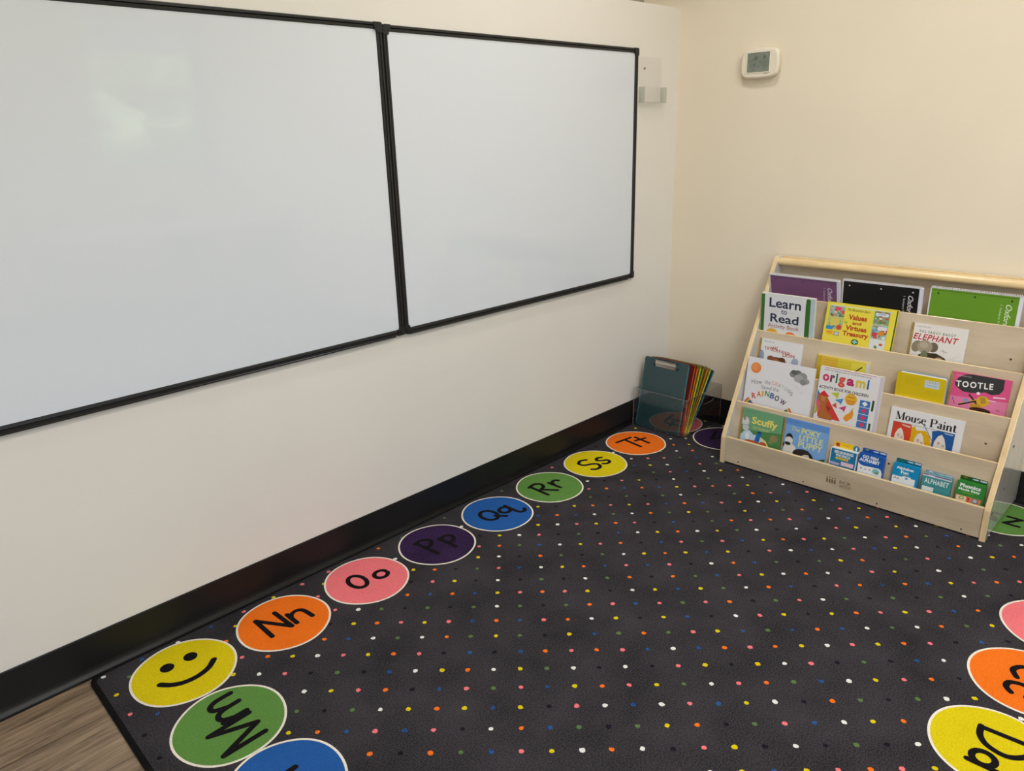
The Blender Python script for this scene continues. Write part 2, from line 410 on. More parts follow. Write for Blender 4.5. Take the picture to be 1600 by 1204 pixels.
DOTS = {-4: (6, 'BYPOPY'), -3: (-8, 'GOKOGBPYWOWKPYKWKGKW'), -2: (-10, 'YOBPBPKWOBGKGYOKGPBWYO'), -1: (-10, 'GKGWYOYBYKPWBWPBYWKOGKGWY'),
        0: (-10, 'WYPOKBPGPBYOPYGWPOGBWYPOK'), 1: (-13, 'YWPKGKBWYOWYGWKWKPYKYWPKGKBW'), 2: (-13, 'POYWPYOPKBKBOPOPBWBOPOYWPYOPKBK'),
        3: (-10, 'OBWGWOGYGKYBGOGPYBGBOBWGWOGY'), 4: (-10, 'KYOPYPBOBPOWYKYBKWPYKYOPYPBO'), 5: (-10, 'PWGKGKGWGKGOPBPGPOKGPWGKGKGWGK'),
        6: (-7, 'OBOBYPOPYKWYBYGWOBKPOBOBYPOP'), 7: (-7, 'KPYKWKGKWGOKOGBPYWOWKPYKWKGK'), 8: (-7, 'YOKGPBWYOBPBPKWOBGKGYOKGPBWYO'),
        9: (-4, 'YWKOGKGWYOYBYKPWBWPBYWKO'), 10: (-4, 'POGBWYPOKBPGPBYOPYGWPOGB'), 11: (-4, 'KYWPKGKBWYOWYGWKWKPYKYW'),
        12: (-1, 'YWPYOPKBKGOPOPBWBOP'), 13: (-1, 'BOBWGWOGYGKYBGOGPY'), 14: (-1, 'YKYOPYPBOBPOWYKYB'), 15: (2, 'GKGKGWGKGOPBP'),
        16: (2, 'POBOBYPOPYKW'), 17: (2, 'WKPYKWKGKWG'), 18: (4, 'OKGPBWYO'), 19: (5, 'BYWKPG'), 20: (5, 'WPPGBW'), 21: (7, 'GWO'), 22: (8, 'OY'), 23: (8, 'W')}
EXTRA = {(-18, 1): 'W', (-17, 0): 'Y', (-16, -1): 'P', (-15, -1): 'B', (-15, -2): 'K', (-14, -3): 'K', (-17, 2): 'B', (-15, 4): 'B', (-14, 5): 'P', (-12, 7): 'P', (-11, 7): 'Y', (-9, 10): 'O', (-6, 13): 'G', (0, 19): 'P', (-3, 16): 'G', (-2, 18): 'Y'}
def arc(cx, cy, rx, ry, a0, a1, n=10): return ell(cx, cy, rx, ry, a0, a1, n)
S = catmull
GLYPH = {
 'N': [[(-.43, -.28), (-.425, .48), (.04, -.27), (.01, .45)]], 'n': [[(.17, .18), (.17, -.25)], S([(.17, -.02), (.24, .11), (.38, .16), (.5, .06), (.54, -.27)])],
 'M': [[(-.65, -.35), (-.66, .42), (-.34, -.36), (-.045, .417), (-.01, -.358)]], 'm': [[(.076, .08), (.08, -.36)], S([(.08, -.12), (.17, .07), (.3, .08), (.39, -.05), (.42, -.37)]), S([(.42, -.14), (.5, .07), (.62, .09), (.71, -.05), (.73, -.355)])],
 'T': [[(-.405, .487), (.24, .40)], [(-.04, .42), (-.157, -.314)]], 't': [[(.371, .294), (.271, -.333)], [(.12, .11), (.53, .0)]],
 'O': [ell(-.205, .09, .19, .29, 0, 360, 20)+[(-.015, .09)]], 'o': [ell(.365, -.06, .165, .16, 0, 360, 16)+[(.53, -.06)]],
 'P': [[(-.36, .42), (-.28, -.38)], S([(-.42, .40), (-.2, .44), (-.02, .3), (-.1, .1), (-.32, .03)])], 'p': [[(.2, .16), (.24, -.46)], S([(.2, .08), (.38, .16), (.52, .02), (.42, -.16), (.23, -.16)])],
 'Q': [ell(-.24, .08, .22, .29, 0, 360, 20)+[(-.02, .08)], [(-.14, -.06), (.06, -.3)]], 'q': [ell(.27, -.02, .16, .16, 0, 360, 16)+[(.43, -.02)], S([(.44, .15), (.44, -.2), (.48, -.42), (.62, -.46), (.7, -.36)])],
 'R': [[(-.42, -.32), (-.4, .42)], S([(-.46, .40), (-.2, .44), (-.06, .3), (-.14, .12), (-.38, .04)]), [(-.3, .04), (-.02, -.33)]], 'r': [[(.16, .18), (.17, -.28)], S([(.17, -.04), (.25, .12), (.4, .17), (.48, .08)])],
 'S': [S([(.0, .38), (-.18, .46), (-.38, .36), (-.34, .16), (-.12, .05), (0, -.1), (-.1, -.28), (-.3, -.3), (-.42, -.2)])], 's': [S([(.48, .14), (.34, .2), (.2, .1), (.3, -.04), (.44, -.12), (.4, -.26), (.24, -.28), (.14, -.2)])],
 'U': [S([(-.5, .42), (-.5, 0), (-.42, -.24), (-.26, -.3), (-.1, -.2), (-.06, .1), (-.06, .42)])], 'u': [S([(.14, .14), (.14, -.14), (.24, -.28), (.38, -.26), (.46, -.1)]), [(.46, .15), (.5, -.3)]],
 'V': [[(-.5, .42), (-.26, -.32), (0, .42)]], 'v': [[(.14, .16), (.3, -.28), (.46, .16)]],
 'W': [[(-.6, .42), (-.45, -.32), (-.28, .2), (-.12, -.32), (.03, .42)]], 'w': [[(.14, .14), (.25, -.28), (.36, .06), (.48, -.28), (.6, .14)]],
 'X': [[(-.46, .42), (-.06, -.32)], [(-.06, .42), (-.46, -.32)]], 'x': [[(.14, .14), (.44, -.3)], [(.44, .14), (.14, -.3)]],
 'Y': [[(-.48, .42), (-.26, .1), (-.05, .42)], [(-.26, .1), (-.26, -.32)]], 'y': [[(.16, .14), (.3, -.16)], [(.46, .14), (.2, -.5)]],
 'Z': [[(-.46, .40), (-.06, .42), (-.46, -.32), (-.04, -.30)]], 'z': [[(.14, .14), (.44, .14), (.14, -.3), (.46, -.3)]],
 'C': [S([(0, .3), (-.14, .42), (-.34, .36), (-.46, .1), (-.4, -.18), (-.2, -.3), (0, -.2)])], 'c': [S([(.5, .06), (.38, .16), (.22, .1), (.16, -.08), (.24, -.26), (.4, -.28), (.52, -.18)])],
 'D': [[(-.44, .42), (-.38, -.3)], S([(-.5, .42), (-.18, .44), (.06, .2), (.02, -.1), (-.16, -.26), (-.40, -.3)])], 'd': [ell(.36, -.08, .16, .17, 0, 360, 16)+[(.52, -.08)], [(.52, .42), (.54, -.27)]],
 'A': [[(-.5, -.32), (-.24, .42), (.02, -.32)], [(-.4, -.06), (-.08, -.06)]], 'a': [ell(.3, -.08, .15, .17, 0, 360, 16)+[(.45, -.08)], [(.46, .14), (.48, -.28)]],
 'B': [[(-.42, .42), (-.4, -.32)], S([(-.42, .42), (-.16, .4), (-.1, .22), (-.4, .08)]), S([(-.4, .08), (-.06, .02), (-.04, -.2), (-.4, -.32)])], 'b': [[(.14, .42), (.15, -.28)], ell(.3, -.08, .15, .17, 0, 360, 16)+[(.45, -.08)]],
 'E': [[(-.04, .42), (-.42, .42), (-.42, -.32), (-.02, -.32)], [(-.42, .06), (-.1, .06)]], 'e': [S([(.16, -.06), (.46, -.04), (.38, .14), (.22, .12), (.16, -.1), (.26, -.28), (.46, -.22)])],
 'F': [[(-.04, .42), (-.42, .42), (-.42, -.32)], [(-.42, .06), (-.1, .06)]], 'f': [S([(.44, .36), (.32, .42), (.26, .2), (.26, -.3)]), [(.14, .12), (.42, .12)]],
 'G': [S([(0, .3), (-.14, .42), (-.34, .36), (-.46, .1), (-.4, -.18), (-.2, -.3), (0, -.2), (0, .02), (-.2, .02)])], 'g': [ell(.3, -.06, .15, .16, 0, 360, 16)+[(.45, -.06)], S([(.46, .12), (.46, -.4), (.34, -.52), (.18, -.46)])],
 'H': [[(-.46, .42), (-.46, -.32)], [(-.06, .42), (-.06, -.32)], [(-.46, .06), (-.06, .06)]], 'h': [[(.14, .42), (.14, -.3)], S([(.14, -.02), (.24, .14), (.38, .12), (.44, -.04), (.44, -.3)])],
 'I': [[(-.2, .42), (-.2, -.32)], [(-.36, .42), (-.04, .42)], [(-.36, -.32), (-.04, -.32)]], 'i': [[(.24, .12), (.24, -.3)], [(.24, .34), (.245, .345)]],
 'J': [S([(-.06, .42), (-.06, -.1), (-.16, -.3), (-.36, -.26), (-.42, -.1)])], 'j': [S([(.34, .12), (.34, -.36), (.26, -.5), (.14, -.44)]), [(.34, .34), (.345, .345)]],
 'K': [[(-.44, .42), (-.44, -.32)], [(-.06, .42), (-.42, .02), (-.04, -.32)]], 'k': [[(.14, .42), (.14, -.3)], [(.42, .14), (.16, -.08), (.44, -.3)]],
 'L': [[(-.42, .42), (-.42, -.32), (-.04, -.32)]], 'l': [[(.2, .42), (.22, -.3)]],
}
def build_rug():
    mats = [m_y['base'], m_y['edge']]
    bm = bmesh.new()
    outer = round_poly(RUG, 0.035); inn = round_poly(inset(RUG, 0.013), 0.028)
    n = len(outer)
    low = [bm.verts.new((p[0], p[1], FZ)) for p in outer]; hi = [bm.verts.new((p[0], p[1], -0.0015)) for p in outer]
    mid = [bm.verts.new(((p[0]+q[0])/2, (p[1]+q[1])/2, 0.0012)) for p, q in zip(outer, inn)]
    top = [bm.verts.new((p[0], p[1], 0)) for p in inn]
    fs = []
    for a, c in ((low, hi), (hi, mid), (mid, top)):
        for i in range(n):
            f = bm.faces.new((a[i], a[(i+1) % n], c[(i+1) % n], c[i])); f.material_index = 1; fs.append(f)
    fs.append(bm.faces.new(top)); fs.append(bm.faces.new(low[::-1]))
    bmesh.ops.recalc_face_normals(bm, faces=fs)
    pr = Print(bm, Matrix.Identity(4), mats, step=0.00002)
    ring_y0 = lambda x: -0.1746+(x+2.1485)*0.0082
    # circle ring: centre, outward direction, letters, colour
    circles = []
    xt = [-2.4285]+[-2.1485+0.2807*k for k in range(7)]+[-0.18]
    circles.append(((-2.4277, -0.1700), 'top', ':)', 'Y'))
    for k, (ch, c) in enumerate(zip('NOPQRST', 'OPVBGYO')): circles.append(((xt[k+1], ring_y0(xt[k+1])), 'top', ch, c))
    circles.append(((-0.158, -0.152), 'right', 'U', 'P'))
    for k, (ch, c) in enumerate(zip('VWXYZ', 'VBGYG')): circles.append(((-0.18+0.0*k, -0.160-0.2575*(k+1)-(0.02 if k == 4 else 0)), 'right', ch, c))
    circles.append(((-0.178, -1.738), 'bottom', ':)', 'Y'))
    for k, (ch, c) in enumerate(zip('ABCDEFG', 'VPOYGBV')): circles.append(((-0.4760-0.2826*k, -1.7350+0.0042*k), 'bottom', ch, c))
    circles.append(((-2.43, -1.709), 'left', 'H', 'P'))
    for k, (ch, c) in enumerate(zip('IJKLM', 'OYVBG')): circles.append(((-2.43, -1.456+0.2562*k), 'left', ch, c))
    R = 0.129
    def near(x, y, ignore=False): return any((x-c[0][0])**2+(y-c[0][1])**2 < (R+0.001)**2 for c in circles)
    s = 0.066385; a = math.radians(-45.51); o = (-1.7906, -0.93928)
    rnd = random.Random(3)
    for j in range(-40, 45):
        for i in range(-45, 50):
            x = o[0]+s*(i*math.cos(a)-j*math.sin(a)); y = o[1]+s*(i*math.sin(a)+j*math.cos(a))
            if not (-2.60 < x < -0.035 and -1.880 < y < -0.022): continue
            c = None
            if j in DOTS and 0 <= i-DOTS[j][0] < len(DOTS[j][1]): c = DOTS[j][1][i-DOTS[j][0]]
            c = EXTRA.get((i, j), c)
            if c is None: c = rnd.choice('WYOPGBK')
            if near(x, y): continue
            jx, jy = rnd.uniform(-.001, .001), rnd.uniform(-.001, .001); ph = rnd.uniform(0, 60)
            r = 0.0064*rnd.uniform(.9, 1.1)
            z = pr.z; pr.z = 0.0002
            pts = [(x+jx+r*(1+rnd.uniform(-.18, .18))*math.cos(math.radians(ph+k*45)), y+jy+r*(1+rnd.uniform(-.18, .18))*math.sin(math.radians(ph+k*45))) for k in range(8)]
            pr.poly(pts, m_y['d'+c if c in 'GB' else c]); pr.z = z
    for (c, side, ch, col) in circles:
        U = {'top': (1, 0), 'right': (0, -1), 'bottom': (-1, 0), 'left': (0, 1)}[side]; V = {'top': (0, 1), 'right': (1, 0), 'bottom': (0, -1), 'left': (-1, 0)}[side]
        def T(p, c=c, U=U, V=V): return (c[0]+R*(U[0]*p[0]+V[0]*p[1]), c[1]+R*(U[1]*p[0]+V[1]*p[1]))
        wob = lambda rr, seed: [(rr*(1+0.006*math.sin(5*t+seed))*math.cos(t), rr*(1+0.006*math.sin(5*t+seed))*math.sin(t)) for t in [2*math.pi*k/72 for k in range(72)]]
        pr.z = 0.0004; pr.poly([T(p) for p in wob(1.0, ord(ch[0]))], m_y['ring'])
        pr.z = 0.0006; pr.poly([T(p) for p in wob(0.955, ord(ch[0]))], m_y[col])
        pr.z = 0.0008
        if ch == ':)':
            for ex in (-.21, .26): pr.poly([T(p) for p in ell(ex, .335, .135, .14)], m_y['ink'])
            pr.stroke([T(p) for p in S([(-.50, -.06), (-.36, -.22), (-.16, -.335), (.1, -.36), (.36, -.28), (.55, -.11)])], 0.0165, m_y['ink'])
        else:
            for g in (ch, ch.lower()):
                for st in GLYPH[g]: pr.stroke([T(p) for p in st], 0.0142, m_y['ink'])
    o = obj('alphabet_rug', bm, mats)
    tag(o, 'charcoal classroom rug with coloured dots, letter circles and black bound edge', 'rug')
build_rug()

# ------------------------------------------------------------------ whiteboards
m_wb = mat('whiteboard_enamel', (216, 220, 227), 0.3, 0.2, coat=1.0, coat_r=0.012)
m_fr = mat('board_frame_black', (36, 35, 35), 0.35, 0.4)
m_cap = mat('board_corner_black', (30, 29, 29), 0.45, 0.4)
m_lip = mat('grey_aluminium_edge', (190, 190, 186), 0.4, metal=0.3)
def whiteboard(x0, x1, z0, z1, label, gap_left, gap_right):
    t = thing('whiteboard', label, 'whiteboard', ((x0+x1)/2, 0, z0)); w2 = (x1-x0)/2; H = z1-z0
    fw_, d = 0.0185, 0.013
    b = bmesh.new(); box(b, -w2+0.006, w2-0.006, -0.0075, 0, 0.006, H-0.006); obj('writing_surface', b, m_wb, t)
    def rail(name, prof_axis, a0, a1, flip, pos):
        # cross section: two rounded ribs and a groove, extruded along the rail
        k = fw_
        prof = [(0, 0), (0, d*0.6), (k*0.12, d), (k*0.42, d), (k*0.5, d*0.72), (k*0.58, d*0.92), (k*0.9, d*0.85), (k, d*0.62), (k, 0.0078), (k, 0)]
        b = bmesh.new(); A, B = [], []
        for q, dd in prof:
            q = -q if flip else q
            if prof_axis == 'z': A.append(b.verts.new((a0, -dd, pos+q))); B.append(b.verts.new((a1, -dd, pos+q)))
            else: A.append(b.verts.new((pos+q, -dd, a0))); B.append(b.verts.new((pos+q, -dd, a1)))
        n = len(prof); b.faces.new(A); b.faces.new(B[::-1])
        for i in range(n): b.faces.new((A[i], B[i], B[(i+1) % n], A[(i+1) % n]))
        bmesh.ops.recalc_face_normals(b, faces=b.faces[:])
        obj(name, b, m_fr, t)
    c = 0.021
    rail('frame_rail', 'z', -w2+c, w2-c, False, 0); rail('frame_rail', 'z', -w2+c, w2-c, True, H)
    rail('frame_rail', 'x', c, H-c, False, -w2); rail('frame_rail', 'x', c, H-c, True, w2)
    for sx in (-1, 1):
        for sz in (0, 1):
            b = bmesh.new()
            pts = [(0, 0.006), (0.001, 0.002), (0.006, 0), (0.027, 0), (0.027, 0.0188), (0.0215, 0.0195), (0.0195, 0.0215), (0.0188, 0.027), (0, 0.027)]
            P = [((-w2+p[0]) if sx < 0 else (w2-p[0]), (p[1] if sz == 0 else H-p[1])) for p in pts]
            prism(b, P, 1, -0.0152, -0.0005)
            if sz == 0:
                cx = -w2+0.011 if sx < 0 else w2-0.011
                cyl(b, (cx, -0.015, 0.011), (cx, -0.0175, 0.011), 0.0075, 16)
            obj('corner_cap', b, m_cap, t)
    # slim pen rail clipped under the bottom edge
    b = bmesh.new(); prism(b, [(-0.001, 0.001), (-0.018, -0.001), (-0.020, 0.003), (-0.0185, 0.0045), (-0.016, 0.0022), (-0.001, 0.004)], 0, -w2+gap_left, w2-gap_right)
    box(b, -w2+gap_left, w2-gap_right, -0.006, -0.001, -0.0045, 0.001)
    obj('pen_rail', b, m_fr, t)
    return t
XM = -1.5348
whiteboard(XM+0.0008, -0.3035, 0.6800, 1.5866, 'right-hand whiteboard in black frame, nearer the room corner', 0.02, 0.045)
whiteboard(XM-1.233, XM-0.0008, 0.6812, 1.5905, 'left-hand whiteboard in black frame showing a faint window reflection', 0.04, 0.04)

# ------------------------------------------------------------------ clear acrylic pocket next to the board
m_clear = clear('clear_acrylic', (251, 251, 251), 0.006, (240, 240, 235), 0.01)
m_clear_edge = clear('clear_acrylic_edge', (225, 228, 226), 0.16, (225, 225, 220), 0.1)
m_pk = clear('clear_pocket', (253, 253, 253), 0.0, rough=0.02, k=.5)
m_pke = clear('clear_pocket_edge', (236, 238, 236), 0.10, (225, 225, 220), 0.1, k=.5)
t = thing('wall_pocket', 'clear acrylic sign pocket screwed to the wall beside the right whiteboard', 'sign holder', (-0.2075, -0.0008, 1.385))
b = bmesh.new(); box(b, -0.078, 0.078, -0.003, 0, 0, 0.172, bev=0.0008); obj('back_plate', b, m_pk, t)
b = bmesh.new(); box(b, -0.078, 0.078, -0.034, -0.031, 0.0, 0.06, bev=0.0006); obj('front_plate', b, m_pk, t)
b = bmesh.new(); box(b, -0.078, 0.078, -0.031, -0.003, 0.0, 0.003); obj('bottom_ledge', b, m_pke, t)
for s in (-1, 1):
    b = bmesh.new(); box(b, s*0.0765-0.0015, s*0.0765+0.0015, -0.031, -0.003, 0.003, 0.06); obj('side_plate', b, m_pke, t)
b = bmesh.new(); cyl(b, (-0.042, -0.003, 0.13), (-0.042, -0.006, 0.13), 0.0038, 14, r1=0.003); obj('screw', b, mat('screw_steel', (120, 118, 112), 0.3, metal=0.9), t)

# ------------------------------------------------------------------ thermostat
m_th = mat('thermostat_plastic', (232, 222, 202), 0.38, 0.5)
m_lcd = mat('lcd_grey_green', (118, 126, 114), 0.12, 0.5, coat=0.5, noise=(60, 0.12))
t = thing('thermostat', 'cream wall thermostat with grey-green screen', 'thermostat', (0, -0.383, 1.513))
def th_outline(w, h, bul, n=10):
    """rectangle with gently bowed sides; local y (right = -y) and z"""
    out = []
    c = [(-w, -h), (w, -h), (w, h), (-w, h)]
    for i in range(4):
        p, q = c[i], c[(i+1) % 4]
        for k in range(n):
            tt = k/n; e = 4*tt*(1-tt)*bul
            x = p[0]+(q[0]-p[0])*tt; y = p[1]+(q[1]-p[1])*tt
            nx, ny = (q[1]-p[1]), -(q[0]-p[0]); l = math.hypot(nx, ny)
            x += nx/l*e; y += ny/l*e
            r = 0.95+0.05*min(1, min(tt, 1-tt)*8)**0.5
            out.append((x*r if min(tt, 1-tt) < .125 else x, y*r if min(tt, 1-tt) < .125 else y))
    return out
def loft(bm, rings, caps=True, mi=0):
    V = [[bm.verts.new(p) for p in r] for r in rings]; fs = []
    for a, c in zip(V, V[1:]):
        for i in range(len(a)): f = bm.faces.new((a[i], a[(i+1) % len(a)], c[(i+1) % len(a)], c[i])); f.smooth = True; fs.append(f)
    if caps: fs.append(bm.faces.new(V[-1])); fs.append(bm.faces.new(V[0][::-1]))
    for f in fs: f.material_index = mi
    bmesh.ops.recalc_face_normals(bm, faces=fs)
b = bmesh.new()
loft(b, [[(x, yy, zz) for yy, zz in th_outline(w, h, bu)] for x, w, h, bu in ((0, .069, .044, .006), (-.014, .0715, .0475, .0065), (-.021, .0725, .0485, .0065), (-.028, .0705, .0465, .0065), (-.0305, .066, .042, .006))])
obj('housing', b, m_th, t)
b = bmesh.new()  # raised bezel round the screen
Y0, Y1, Z0, Z1 = -.0430, .0495, -.0315, .0385
for (a0, a1, c0, c1) in ((Y0-.004, Y1+.004, Z1, Z1+.003), (Y0-.004, Y1+.004, Z0-.003, Z0), (Y0-.004, Y0, Z0, Z1), (Y1, Y1+.004, Z0, Z1)): box(b, -.0325, -.029, a0, a1, c0, c1)
obj('bezel', b, m_th, t)
b = bmesh.new(); box(b, -.0308, -.0295, Y0, Y1, Z0, Z1)
lm = [m_lcd]; m_seg = mat('lcd_segment', (92, 102, 92), 0.3)
pr = Print(b, Matrix(((0, 0, -1, -.0308), (-1, 0, 0, 0), (0, 1, 0, .003), (0, 0, 0, 1))), lm)
for (x0, y0, x1, y1) in ((-.02, .010, -.008, .022), (.016, .012, .026, .024), (-.024, -.012, -.016, -.004)): pr.poly([(x0, y0), (x1, y0), (x1, y1), (x0, y1)], m_seg)
obj('screen', b, lm, t)
b = bmesh.new(); box(b, -.0312, -.030, -.040, -.022, -.0385, -.0370); obj('maker_mark', b, mat('grey_print', (150, 142, 128)), t)

# ------------------------------------------------------------------ wooden book display
PLY = wood('birch_ply', (190, 170, 143), (214, 196, 168), 1, 0.42)
PLYV = wood('birch_ply_side', (190, 187, 180), (208, 205, 198), 2, 0.22)
MATS['birch_ply_side'].node_tree.nodes['Principled BSDF'].inputs['Coat Weight'].default_value = 0.7
MATS['birch_ply_side'].node_tree.nodes['Principled BSDF'].inputs['Coat Roughness'].default_value = 0.05
EDGE = wood('birch_edge', (222, 192, 140), (244, 216, 166), 1, 0.3, 2.0)
EDGEV = wood('birch_edge_side', (222, 192, 142), (242, 214, 166), 2, 0.3, 2.0)
m_cam = mat('dark_fitting', (70, 58, 44), 0.5)
m_glide = mat('clear_glide', (190, 190, 185), 0.3)
TOPS = {1: (-.395, .112), 2: (-.3275, .245), 3: (-.2605, .377), 4: (-.1935, .509), 5: (-.1265, .641)}
FLO = {1: .020, 2: .145, 3: .272, 4: .402, 5: .520}
TILT = .12
YL0, YL1, YR0, YR1 = -.528, -.546, -1.4555, -1.4735
shelf = thing('book_display', 'birch plywood five-tier book display standing against the cream wall', 'bookshelf', (-.2, -1.0, 0))
sh_off = Vector((-.2, -1.0, 0))
def shift(bm):
    for v in bm.verts: v.co -= sh_off
side = [(-.400, .0), (-.4005, .108), (-.398, .116), (-.073, .772), (-.066, .782), (-.054, .786), (-.022, .786), (-.014, .780), (-.012, .772), (-.012, .012), (-.02, .004), (-.05, .004), (-.06, .010), (-.365, .010), (-.375, .002), (-.38, 0)]
for (y0, y1) in ((YL1, YL0), (YR1, YR0)):
    b = bmesh.new(); prism(b, side, 1, y0, y1, 0, bev=0.0018)
    for f in b.faces:
        f.normal_update()
        if abs(f.normal.y) < 0.7: f.material_index = 1
    shift(b); sp = obj('side_panel', b, [PLYV, EDGEV], shelf)
    if y0 == YR1:
        for (x, z) in ((-.2419, .2821), (-.26, .1382), (-.375, .0932), (-.0506, .016), (-.17, .40), (-.10, .54)):
            b = bmesh.new(); cyl(b, (x, YR1, z), (x, YR1-.0015, z), .0045, 12); cyl(b, (x, YR1-.0015, z), (x, YR1-.0018, z), .0025, 10); shift(b); obj('screw', b, m_cam, sp)
# front board with burnt logo
b = bmesh.new(); box(b, -.3945, -.3815, YR0, YL1, .006, .112, bev=.0012)
for f in b.faces:
    f.normal_update()
    if f.normal.z > .5: f.material_index = 1
fm = [PLY, EDGE]
pr = Print(b, Matrix(((0, 0, -1, -.3945), (-1, 0, 0, 0), (0, 1, 0, 0), (0, 0, 0, 1))), fm)
m_burn = mat('burnt_mark', (124, 104, 78), 0.6)
for i in range(4):          # row of little figures
    x = .958+.0095*i
    pr.poly(ell(x, .0655+(.002 if i % 2 else 0), .0028, .0028, n=10), m_burn); pr.poly([(x-.003, .046), (x+.003, .046), (x+.0035, .061), (x-.0035, .061)], m_burn)
pr.text('ECR', 1.003, .0545, 1.043, .0665, m_burn, bold=.0); pr.text('4KIDS', 1.003, .0405, 1.043, .0505, m_burn)
shift(b); obj('front_board', b, fm, shelf)
for y in (-.6061, -.8724, -1.137, -1.4016):
    b = bmesh.new(); cyl(b, (-.3944, y, .0190), (-.3952, y, .0190), .0030, 12); shift(b); obj('screw', b, m_cam, shelf)
for k in range(2, 6):
    xk, zk = TOPS[k]; zf = FLO[k-1]-.003; th = .009
    P = [(xk, zk), (xk+.001, zk+.0012), (xk+th-.001, zk+.0012), (xk+th, zk), (xk+th-TILT*(zk-zf), zf), (xk-TILT*(zk-zf), zf)]
    b = bmesh.new(); prism(b, P, 1, YR0, YL1)
    for f in b.faces:
        f.normal_update()
        if f.normal.z > .5: f.material_index = 1
    shift(b); dv = obj('divider_board', b, [PLY, EDGE], shelf)
    for y in ((-.6061, -1.1408, -1.40) if k == 2 else (-1.402,)):
        z = {2: .154, 3: .2813, 4: .41, 5: .537}[k]; x = xk-TILT*(zk-z)
        b = bmesh.new(); cyl(b, (x, y, z), (x-.0006, y, z), .0036, 12); shift(b); obj('screw', b, m_cam, dv)
for k in range(1, 6):        # slot floors
    xa = -.3815 if k == 1 else TOPS[k][0]+.009-TILT*(TOPS[k][1]-FLO[k])
    xb = TOPS[k+1][0]-TILT*(TOPS[k+1][1]-FLO[k]) if k < 5 else -.036
    b = bmesh.new(); box(b, xa+.0004, xb-.0004, YR0, YL1, FLO[k]-.009, FLO[k]-.0002); shift(b); obj('slot_floor', b, PLY, shelf)
b = bmesh.new(); box(b, -.035, -.026, YR0, YL1, .30, .775); shift(b); obj('back_panel', b, PLY, shelf)
b = bmesh.new()
prism(b, [(-.060+.0115*math.cos(math.radians(a)), .7665+.0135*math.sin(math.radians(a))) for a in range(70, 291, 20)]+[(-.036, .754), (-.036, .7795)], 1, YR0, YL1)
for f in b.faces: f.smooth = False
shift(b); obj('top_rail', b, EDGE, shelf)
b = bmesh.new(); box(b, -.0262, -.014, YR0, YL1, .72, .7835, bev=.001); shift(b); obj('back_rail', b, EDGE, shelf)

# ------------------------------------------------------------------ books, notebooks and card packs
def ink(c): return mat('ink_%02x%02x%02x' % tuple(c), c, 0.32, 0.5)
m_page = mat('paper_edge', (232, 228, 216), 0.8, 0.2, noise=(300, 0.05))
m_gold = mat('gold_foil_spine', (176, 150, 84), 0.35, 0.5, metal=0.25, noise=(260, 0.45))
def lean(slot, y_left, w, h, t, tilt=TILT, x_at=None, rot=0.0, z_extra=0):
    """matrix for a cover standing in a slot: local x = along cover, local y = up, local z = towards the viewer"""
    zf = FLO[slot]+z_extra
    if x_at is None:
        if slot < 5: xk, zk = TOPS[slot+1]
        else: xk, zk = -.038, .70
        xb = xk-tilt*(zk-zf)-t if tilt <= TILT else xk-tilt*(zk-zf)-t
    else: xb = x_at[0]-tilt*(x_at[1]-zf)
    V = Vector((tilt, 0, 1)).normalized(); U = Vector((0, -1, 0)); N = U.cross(V)
    M = Matrix((U, V, N)).transposed().to_4x4(); M.translation = Vector((xb-.0004, y_left, zf+.0002+ (tilt*t if tilt < 0 else 0)*0))
    if rot: 
        M = M @ Matrix.Rotation(math.radians(rot), 4, 'Z')
    return M
def place(t, M):
    t.matrix_world = M; return t
def new_thing(name, label, cat, M, group=None):
    o = bpy.data.objects.new(name, None); COL.objects.link(o); o.empty_display_size = .05; o.matrix_world = M
    return tag(o, label, cat, group)
class Art(Print):
    """cover art in units of 1/100 of the cover width, y measured down from the top edge"""
    def __init__(self, bm, w, h, z, mats):
        u = w/100.0
        M = Matrix(((u, 0, 0, 0), (0, -u, 0, h), (0, 0, 1, z), (0, 0, 0, 1)))
        Print.__init__(self, bm, M, mats, 0.000006); self.w, self.h, self.u = w, h, u; self.H = h/u
    def clip(self, pts):
        return [(min(max(p[0], 0.3), 99.7), min(max(p[1], 0.3), self.H-0.3)) for p in pts]
    def poly(self, pts, c): Print.poly(self, self.clip(pts), ink(c))
    def rect(self, x0, y0, x1, y1, c): self.poly([(x0, y0), (x1, y0), (x1, y1), (x0, y1)], c)
    def disc(self, x, y, rx, ry, c, rot=0): self.poly(ell(x, y, rx, ry, rot=rot, n=24), c)
    def line(self, pts, w, c, caps=False): Print.stroke(self, self.clip(pts), w/self.u, ink(c), caps)
    def txt(self, s, x0, y0, x1, y1, c, bold=0.0, shear=0.0, rot=0, space=1.0):
        # y is down here, so the box is given bottom first to keep the letters upright
        Print.text(self, s, x0, y1, x1, y0, ink(c), bold, shear, rot, space)
    def text(self, *a, **k): pass
